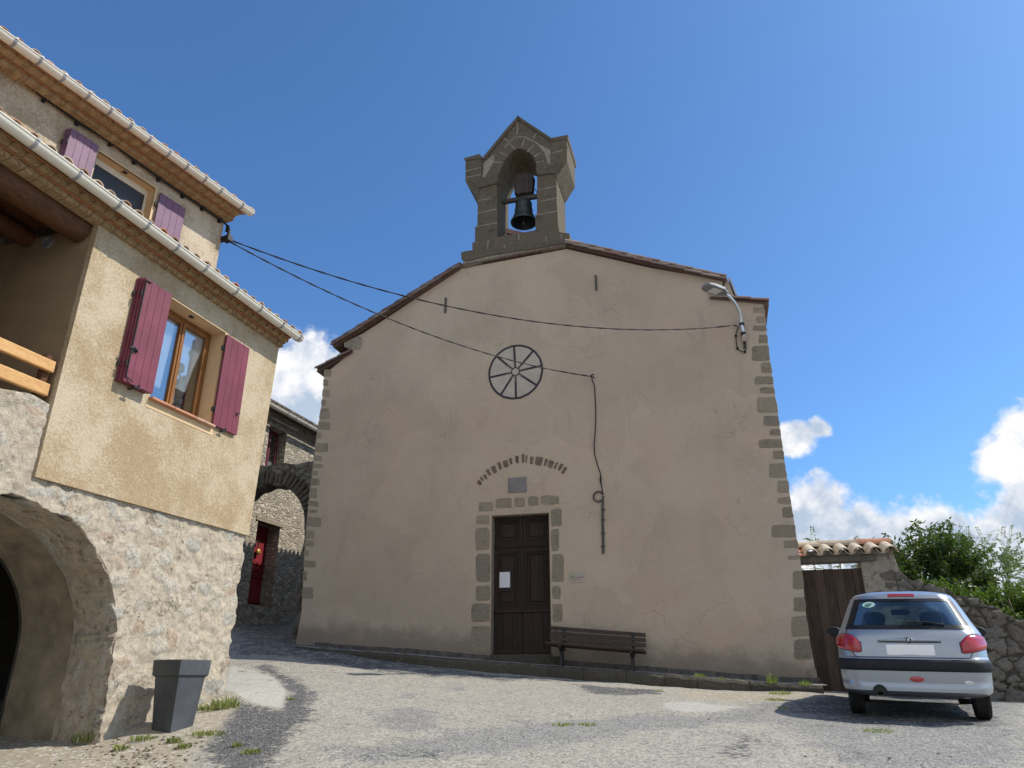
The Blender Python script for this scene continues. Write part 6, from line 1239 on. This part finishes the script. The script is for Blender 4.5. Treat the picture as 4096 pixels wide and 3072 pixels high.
    letters('maker_lettering', 'PEUGEOT', .47, .672, .040, .57); letters('model_lettering', '206', -.49, .676, .052, -.60)
    # wiper, fog lamp, tow cap, exhaust, mirrors, door handles
    mb = MB(); W = lambda q, z, d: off(q, z, d); mb.tube([W(.02, .985, .02), W(-.06, 1.012, .035), W(-.30, 1.018, .03), W(-.40, 1.012, .028)], [.016, .011, .009, .006], 8); mb.tube([W(.07, 1.02, .016), W(-.10, 1.028, .018), W(-.40, 1.016, .016), W(-.56, .995, .014)], .008, 6); mb.lathe(W(.02, .985, .0), -C.f, [(.035, 0), (.030, .022), (0, .028)], 14)
    mb.build('rear_wiper', 'strip', car, smooth=True, sharp=50)
    mb = MB(); n = 18; ov = lambda a, b, cy, cz_, d: [P(surf(cy / .82, cz_).x - d, cy + math.cos(2 * math.pi * i / n) * a, cz_ + math.sin(2 * math.pi * i / n) * b * (1 if math.sin(2 * math.pi * i / n) > 0 else 1.1)) for i in range(n)]
    mb.loft([ov(.082, .030, -.02, .405, -.01), ov(.080, .029, -.02, .405, .006), ov(.05, .016, -.02, .405, .012)], True, True); mb.build('fog_lamp', 'lamp_red', car, smooth=True, sharp=50)
    mb = MB(); mb.loft([ov(.046, .024, -.56, .375, -.02), ov(.044, .023, -.56, .375, .004), ov(.036, .017, -.56, .375, .005)], True, True); mb.build('tow_cap', 'chrome', car)
    mb = MB(); mb.lathe(P(.30, .40, .252), -C.f, [(.040, 0), (.042, .335), (.036, .335), (.034, .05), (0, .04)], 18); mb.build('exhaust_pipe', 'iron', car, smooth=True, sharp=40)
    mb = MB(); mb.loft([[P(x, .40 + math.cos(t) * r, .255 + math.sin(t) * r) for t in np.linspace(0, math.pi, 13)] for x, r in ((-.022, .0), (-.022, .078), (.012, .082))], False, False); mb.build('exhaust_cutout', 'frit', car, flip=False)
    for sy in (1, -1):
        c = P(2.25, sy * .955, .95); mb = MB(); rings = []
        for t, s in ((-.05, .55), (-.045, .85), (-.02, 1.0), (.03, .95), (.07, .55), (.08, .2)): rings.append([c + C.f * t - C.r * (math.cos(a) * .105 * s) + C.u * (math.sin(a) * .075 * s) for a in np.linspace(0, 2 * math.pi, 15)[:-1]])
        mb.loft(rings, True, True); mi = mb.build('door_mirror', 'strip', car, smooth=True, sharp=50); mb = MB(); mb.tube([P(2.29, sy * .93, .92), P(2.34, sy * .76, .90)], .022, 8); mb.build('mirror_arm', 'strip', mi)
        mb = MB(); mb.prism([c - C.f * .051 - C.r * (math.cos(a) * .088) + C.u * (math.sin(a) * .06) for a in np.linspace(0, 2 * math.pi, 15)[:-1]], C.f * -.002); mb.build('mirror_glass', 'frit', mi)
    # wheels
    for xw in (.72, 3.16):
        for sy in (1, -1):
            c = C.W(xw, sy * .70, .285); ax = -C.r * sy; mb = MB()
            prof = [(.185, -.078), (.25, -.088), (.268, -.084), (.281, -.070), (.2845, -.05)]
            for g in (-.034, 0, .034): prof += [(.2845, g - .006), (.278, g - .005), (.278, g + .005), (.2845, g + .006)]
            prof += [(.2845, .05), (.281, .070), (.268, .084), (.25, .088), (.185, .078)]
            mb.lathe(c, ax, prof, 40); ty = mb.build('wheel', 'tyre', car, smooth=True, sharp=35)
            mb = MB(); mb.lathe(c, ax, [(.188, -.07), (.175, -.06), (.17, .05), (.188, .078), (.18, .082), (.15, .06), (.05, .07), (0, .072)], 30); mb.build('rim', 'galv', ty, smooth=True, sharp=40)
    # cabin seen through the tailgate glass
    mb = MB(); bx = lambda x0, x1, y0, y1, za, zb_: mb.hexa([P(x0, y0, za), P(x1, y0, za), P(x1, y1, za), P(x0, y1, za), P(x0, y0, zb_), P(x1, y0, zb_), P(x1, y1, zb_), P(x0, y1, zb_)])
    bx(.30, 3.0, -.70, .70, .80, .86); bx(.95, 1.10, -.62, .62, .6, .965); bx(2.55, 2.85, -.66, .66, .86, .95)
    mb.build('cabin_floor', 'interior', car)
    for y in (.36, -.36):
        mb = MB(); rings = [[P(1.62 + dx * .5, y + math.cos(a) * w, 0 + z) for a in (0,)] for dx, w, z in ()]
        sec = lambda z, w, d, x: [P(x + math.sin(a) * d, y + math.cos(a) * w, z) for a in np.linspace(0, 2 * math.pi, 17)[:-1]]
        mb.loft([sec(.6, .24, .10, 1.75), sec(.9, .235, .09, 1.66), sec(1.0, .20, .07, 1.63), sec(1.04, .12, .05, 1.62), sec(1.06, .13, .05, 1.62), sec(1.12, .145, .055, 1.61), sec(1.17, .13, .05, 1.61), sec(1.20, .07, .03, 1.61)], True, True); mb.build('front_seat', 'interior', car, smooth=True)
    mb = MB(); mb.loft([[P(2.28, .0 + y * s, 1.215 + z * s) for y, z in ((.13, .02), (.11, .042), (-.11, .042), (-.13, .02), (-.12, -.035), (.12, -.035))] for s in (1.0,)] + [[P(2.33, y * .7, 1.215 + z * .7) for y, z in ((.13, .02), (.11, .042), (-.11, .042), (-.13, .02), (-.12, -.035), (.12, -.035))]], True, True); mb.build('rear_view_mirror', 'interior', car)
    q, z = .60, 1.245; ctr = surf(q, z); mb = MB(); mb.add([off(q + math.cos(2 * math.pi * i / 24) * .115, z + math.sin(2 * math.pi * i / 24) * .036, .0075) for i in range(24)], [tuple(range(24))]); st = mb.build('window_sticker', 'sticker', car, flip=False)
    mb = MB()
    for (cq, cz_) in ((-.03, .008), (.015, .006), (.045, -.004), (-.005, -.014), (.03, -.016)): mb.tube([off(q + cq + math.cos(t) * .026, z + cz_ + math.sin(t) * .009, .009) for t in np.linspace(0, 2 * math.pi, 10)], .0018, 5)
    mb.build('sticker_drawing', 'blackiron', st)
build_car()

# ------------------------------------------------------------------ plants
def leaf_mesh(pos, dirs, ln, wd, tint):      # diamond leaves: arrays of base, direction, length, width
    n = len(pos); d = dirs / np.linalg.norm(dirs, axis=1)[:, None]; r = np.random.normal(size=(n, 3)); s = np.cross(d, r); s /= np.linalg.norm(s, axis=1)[:, None] + 1e-9; nn = np.cross(s, d)
    a = pos; b = pos + d * (ln * .45)[:, None] + s * wd[:, None] + nn * (ln * .06)[:, None]; c = pos + d * ln[:, None] - nn * (ln * .10)[:, None]; e = pos + d * (ln * .45)[:, None] - s * wd[:, None] + nn * (ln * .06)[:, None]
    v = np.stack([a, b, c, e], 1).reshape(-1, 3); f = [(4 * i, 4 * i + 1, 4 * i + 2, 4 * i + 3) for i in range(n)]; return v, f, np.repeat(tint, 1)
def spot(x, y, Y): d = ray(x, y); return Vector((0, 0, EYE)) + d * (Y / d.y)
def tree(name, label, cat, centre, rad, zbase, n_twigs, per, ln, wd, droop, leafmat, group=None, twig=.45, feather=False, seed=1, limbs=7):
    rs = np.random.RandomState(seed); random.seed(seed); c = Vector(centre); base = Vector((c.x + rnd(-.2, .2), c.y + .1, zbase)); T = thing(name, label, cat, tuple(base), group)
    mb = MB(); fork = base.lerp(c, .35); mb.tube([base, base.lerp(fork, .5) + Vector((rnd(-.05, .05), rnd(-.05, .05), 0)), fork], [.075 * max(rad), .06 * max(rad), .05 * max(rad)], 8); mb.build('trunk', 'bark', T, smooth=True)
    bb = MB(); P_, D_, L_, W_, T_ = [], [], [], [], []; hubs = []
    for k in range(limbs):
        a = 2 * math.pi * k / limbs + rnd(-.3, .3); e = c + Vector((math.cos(a) * rad[0] * .6, math.sin(a) * rad[1] * .6, rad[2] * rnd(-.2, .75))); m_ = fork.lerp(e, .5) + Vector((0, 0, rad[2] * .12)); bb.tube([fork, m_, e], [.03 * max(rad), .018 * max(rad), .008], 6); hubs += [m_, e]
    hubs.append(c + Vector((0, 0, rad[2] * .5)))
    for k in range(n_twigs):
        while True:
            q = rs.uniform(-1, 1, 3)
            if .25 < np.linalg.norm(q) < 1: break
        q = q * (.72 + .28 * rs.rand()); t0 = Vector((c.x + q[0] * rad[0], c.y + q[1] * rad[1], c.z + q[2] * rad[2])); lump = noise.noise(t0 * 1.6 + Vector((seed, 0, 0)))
        if lump < -.22: continue
        h = min(hubs, key=lambda v: (v - t0).length); out = (t0 - c); out.z += .25 * rad[2]; out.normalize(); l = twig * rnd(.6, 1.3); t1 = t0 + out * l + Vector((0, 0, l * .25))
        if k % 3 == 0: bb.tube([h, h.lerp(t0, .6) + Vector((0, 0, .05)), t0, t1], [.010, .008, .005, .002], 4)
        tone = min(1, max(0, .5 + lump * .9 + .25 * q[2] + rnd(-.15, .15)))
        if feather:
            for fr_ in range(per):
                d = (out + Vector((rnd(-1, 1), rnd(-1, 1), rnd(-.3, .6))) * .8).normalized(); s0 = t0.lerp(t1, rs.rand()); sd_ = d.cross(Vector((0, 0, 1))).normalized(); fl = .42 * rnd(.7, 1.2)
                for j in range(11):
                    p = s0 + d * (fl * (j + 1) / 11) - Vector((0, 0, .16 * (j / 11) ** 2))
                    for sg in (1, -1): P_.append(tuple(p)); D_.append(tuple(sd_ * sg + d * .45 - Vector((0, 0, .25)))); L_.append(ln * (1 - .4 * j / 11)); W_.append(wd); T_.append(min(1, max(0, tone + rnd(-.15, .15))))
        else:
            for j in range(per):
                s0 = t0.lerp(t1, rs.rand()) + Vector(rs.normal(size=3) * .035); d = out * .6 + Vector(rs.normal(size=3)) * .8 - Vector((0, 0, droop)); P_.append(tuple(s0)); D_.append(tuple(d)); L_.append(ln * rnd(.65, 1.2)); W_.append(wd * rnd(.7, 1.2)); T_.append(min(1, max(0, tone + rnd(-.2, .2))))
    bb.build('branches', 'bark', T); v, f, t = leaf_mesh(np.array(P_), np.array(D_), np.array(L_), np.array(W_), np.array(T_))
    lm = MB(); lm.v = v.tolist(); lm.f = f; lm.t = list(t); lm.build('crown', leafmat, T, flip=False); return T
GB = 'trees and shrubs behind the garden wall'
tree('garden_tree', 'dark green drooping-leaf tree rising behind the garden wall beside the gateway', 'tree', spot(3745, 2330, 17), (.95, .95, 1.02), 1.0, 440, 30, .145, .025, .75, 'leaf_dark', GB, .46, seed=4)
tree('garden_tree', 'thin dark sapling with upright shoots right against the gateway roof', 'tree', spot(3580, 2300, 16.4), (.40, .4, .95), 1.0, 130, 22, .125, .019, .7, 'leaf_dark', GB, .34, seed=9, limbs=5)
tree('feathery_tree', 'pale green feathery-leaved tree at the right edge of the view', 'tree', spot(4010, 2330, 17.5), (1.35, 1.0, .62), 1.0, 150, 5, .075, .012, .3, 'leaf_feather', GB, .5, True, seed=6)
tree('feathery_tree', 'grey green feathery tree just right of the dark tree', 'tree', spot(3870, 2270, 18.2), (.55, .6, .5), 1.0, 26, 5, .07, .010, .3, 'leaf_feather', GB, .4, True, seed=16, limbs=5)
tree('feathery_tree', 'small feathery shoots peeping over the gateway roof', 'tree', spot(3330, 2270, 16.2), (.72, .4, .42), 1.0, 34, 4, .075, .011, .3, 'leaf_feather', GB, .34, True, seed=21, limbs=5)
tree('leafy_shrub', 'bright green leafy bush spilling over the wall top behind the car roof', 'shrub', spot(3760, 2440, 15.1), (.75, .7, .42), 1.1, 300, 30, .085, .022, .25, 'leaf_hedge', GB, .22, seed=31)
tree('leafy_shrub', 'sunlit yellow green bush over the lowest stretch of the wall', 'shrub', spot(4020, 2470, 15.0), (.95, .8, .45), 1.1, 480, 30, .08, .022, .25, 'leaf_hedge', GB, .22, seed=33)
tree('leafy_shrub', 'bushy green shrub cut off by the right edge of the view', 'shrub', spot(4250, 2440, 15.4), (.95, .9, .7), 1.1, 480, 30, .085, .022, .25, 'leaf_hedge', GB, .24, seed=35)
tree('leafy_shrub', 'small green bush between the pillar and the dark tree', 'shrub', spot(3560, 2400, 15.3), (.45, .5, .34), 1.1, 70, 22, .085, .02, .25, 'leaf_hedge', GB, .2, seed=37)

def tuft(name, label, cat, p, r, h, n, mat, group, lean=.5, broad=1.0):
    P_, D_, L_, W_, T_ = [], [], [], [], []
    mb = MB()
    for k in range(n):
        a = rnd(0, 2 * math.pi); d0 = r * math.sqrt(random.random()); b = Vector((p.x + math.cos(a) * d0, p.y + math.sin(a) * d0, p.z - .01)); hh = h * rnd(.5, 1.15) * (1 - .4 * d0 / r); tilt = Vector((math.cos(a), math.sin(a), 0)) * rnd(.1, 1) * lean + Vector((rnd(-.3, .3), rnd(-.3, .3), 0)); w = .0035 * broad * rnd(.7, 1.5); s = Vector((rnd(-1, 1), rnd(-1, 1), 0)).normalized() * w
        m_ = b + Vector((0, 0, hh * .6)) + tilt * hh * .35; e = b + Vector((0, 0, hh * rnd(.75, 1.0))) + tilt * hh; mb.add([b - s, b + s, m_ + s * .8, e, m_ - s * .8], [(0, 1, 2, 4), (4, 2, 3)], random.random())
    return tag(mb.build(name, mat, None, flip=False), label, cat, group)
KG, WG, RG = 'grass tufts along the kerb', 'weeds at the foot of the house', 'grass growing through the road'
K = lambda x, y: (lambda q: Vector((q.x, q.y, cz((q - CH.o).dot(CH.e)) + .0)))(CH.at(*g6(x, y), .66))
Gd = lambda Q, x, y: ground_at(*Q(x, y))
random.seed(11)
for (x, y, r, h, n, lab) in [(1020, 520, .10, .12, 70, 'low bright grass tuft on the kerb top, furthest from the gate'), (1160, 528, .07, .07, 40, 'thin small grass tuft on the kerb top beside the low bright tuft'), (1280, 535, .06, .07, 35, 'tiny pale grass tuft on the kerb top left of the tall tuft'), (1512, 555, .09, .24, 90, 'tall spiky bright green grass tuft on the kerb top'), (1740, 568, .12, .13, 80, 'spreading grass tuft on the kerb end nearest the gate')]: tuft('grass_tuft', lab, 'grass tuft', K(x, y), r, h, n, 'grass', KG)
for (x, y, r, h, n, lab) in [(920, 592, .08, .06, 50, 'small grass tuft at the foot of the kerb, left of the reddish one'), (1020, 602, .07, .07, 45, 'small grass tuft at the kerb foot below the low bright tuft'), (740, 628, .09, .07, 60, 'lone grass tuft at the edge of the dark road patch near the kerb'), (1290, 608, .20, .06, 130, 'long strip of moss-like grass hugging the kerb foot'), (1570, 640, .20, .09, 160, 'dense grass clump at the kerb foot below the tall spiky tuft'), (1530, 682, .14, .07, 100, 'flat yellowish grass clump a step out from the kerb'), (1582, 735, .07, .05, 50, 'small grass clump nearest the car shadow')]: tuft('grass_tuft', lab, 'grass tuft', Gd(g6, x, y), r, h, n, 'grass', KG, .9)
for (x, y, r, h, n, lab) in [(80, 858, .13, .06, 170, 'larger left grass patch in the middle of the road'), (255, 852, .105, .06, 120, 'smaller right grass patch in the middle of the road'), (2200, 892, .20, .06, 220, 'grass patch on the road in front of the car')]:
    tuft('grass_patch', lab, 'grass patch', Gd(g6, x, y), r, h, n, 'grass', RG, .9)
for (x, y, r, h, n, b, lab) in [(1225, 1330, .15, .20, 85, 2.6, 'leafy green weed clump at the corner of the house'), (1130, 1345, .13, .12, 70, 2.4, 'low weed trailing along the wall foot right of the planter'), (1140, 1475, .17, .07, 190, 1.6, 'flat patch of weed on the gravel right of the planter'), (945, 1520, .07, .09, 60, 2.4, 'small weed rosette in front of the planter'), (1000, 1552, .06, .09, 45, 2.2, 'yellowish weed just ahead of the planter rosette'), (775, 1510, .12, .08, 110, 1.8, 'weed tuft left of the planter base'), (655, 1565, .07, .09, 60, 2.4, 'weed tuft on the gravel before the arch corner'), (480, 1515, .16, .16, 170, 1.6, 'brownish dry weed clump at the foot of the arch jamb'), (1290, 1545, .05, .08, 40, 2.4, 'tiny weed in the dark tar nearest the planter'), (1370, 1575, .10, .06, 90, 2.0, 'flat weed in the dark tar further right'), (1325, 1135, .12, .04, 70, 1.6, 'faint weed on the pale concrete by the house corner'), (1572, 1290, .05, .06, 35, 2.0, 'tiny weed at the tip of the pale concrete')]:
    tuft('weed', lab, 'weed', Gd(z3, x, y), r, h, n, 'weed', WG, .8, b)
# loose stones and grit
mb = MB(); random.seed(5)
def pebble(p, s): 
    v = [p + Vector((math.cos(a) * s * rnd(.7, 1.2), math.sin(a) * s * rnd(.7, 1.2), z * s)) for z, k in ((0, 1), (.5, .8)) for a in (0, 1.25, 2.5, 3.75, 5.0)]; mb.add(v, [(0, 1, 6, 5), (1, 2, 7, 6), (2, 3, 8, 7), (3, 4, 9, 8), (4, 0, 5, 9), (5, 6, 7, 8, 9)], random.random())
for k in range(460):
    x, y = rnd(-100, 1100), rnd(1480, 1720)
    if k > 400: x, y = rnd(500, 5200), rnd(1250, 1720)
    p = ground_at(*z3(x, y))
    if p is not None and (p - HS.o).dot(HS.n) > .06: pebble(p, rnd(.006, .022) if k < 420 else rnd(.005, .013))
tag(mb.build('gravel', 'granite', None, flip=False), kind='stuff')
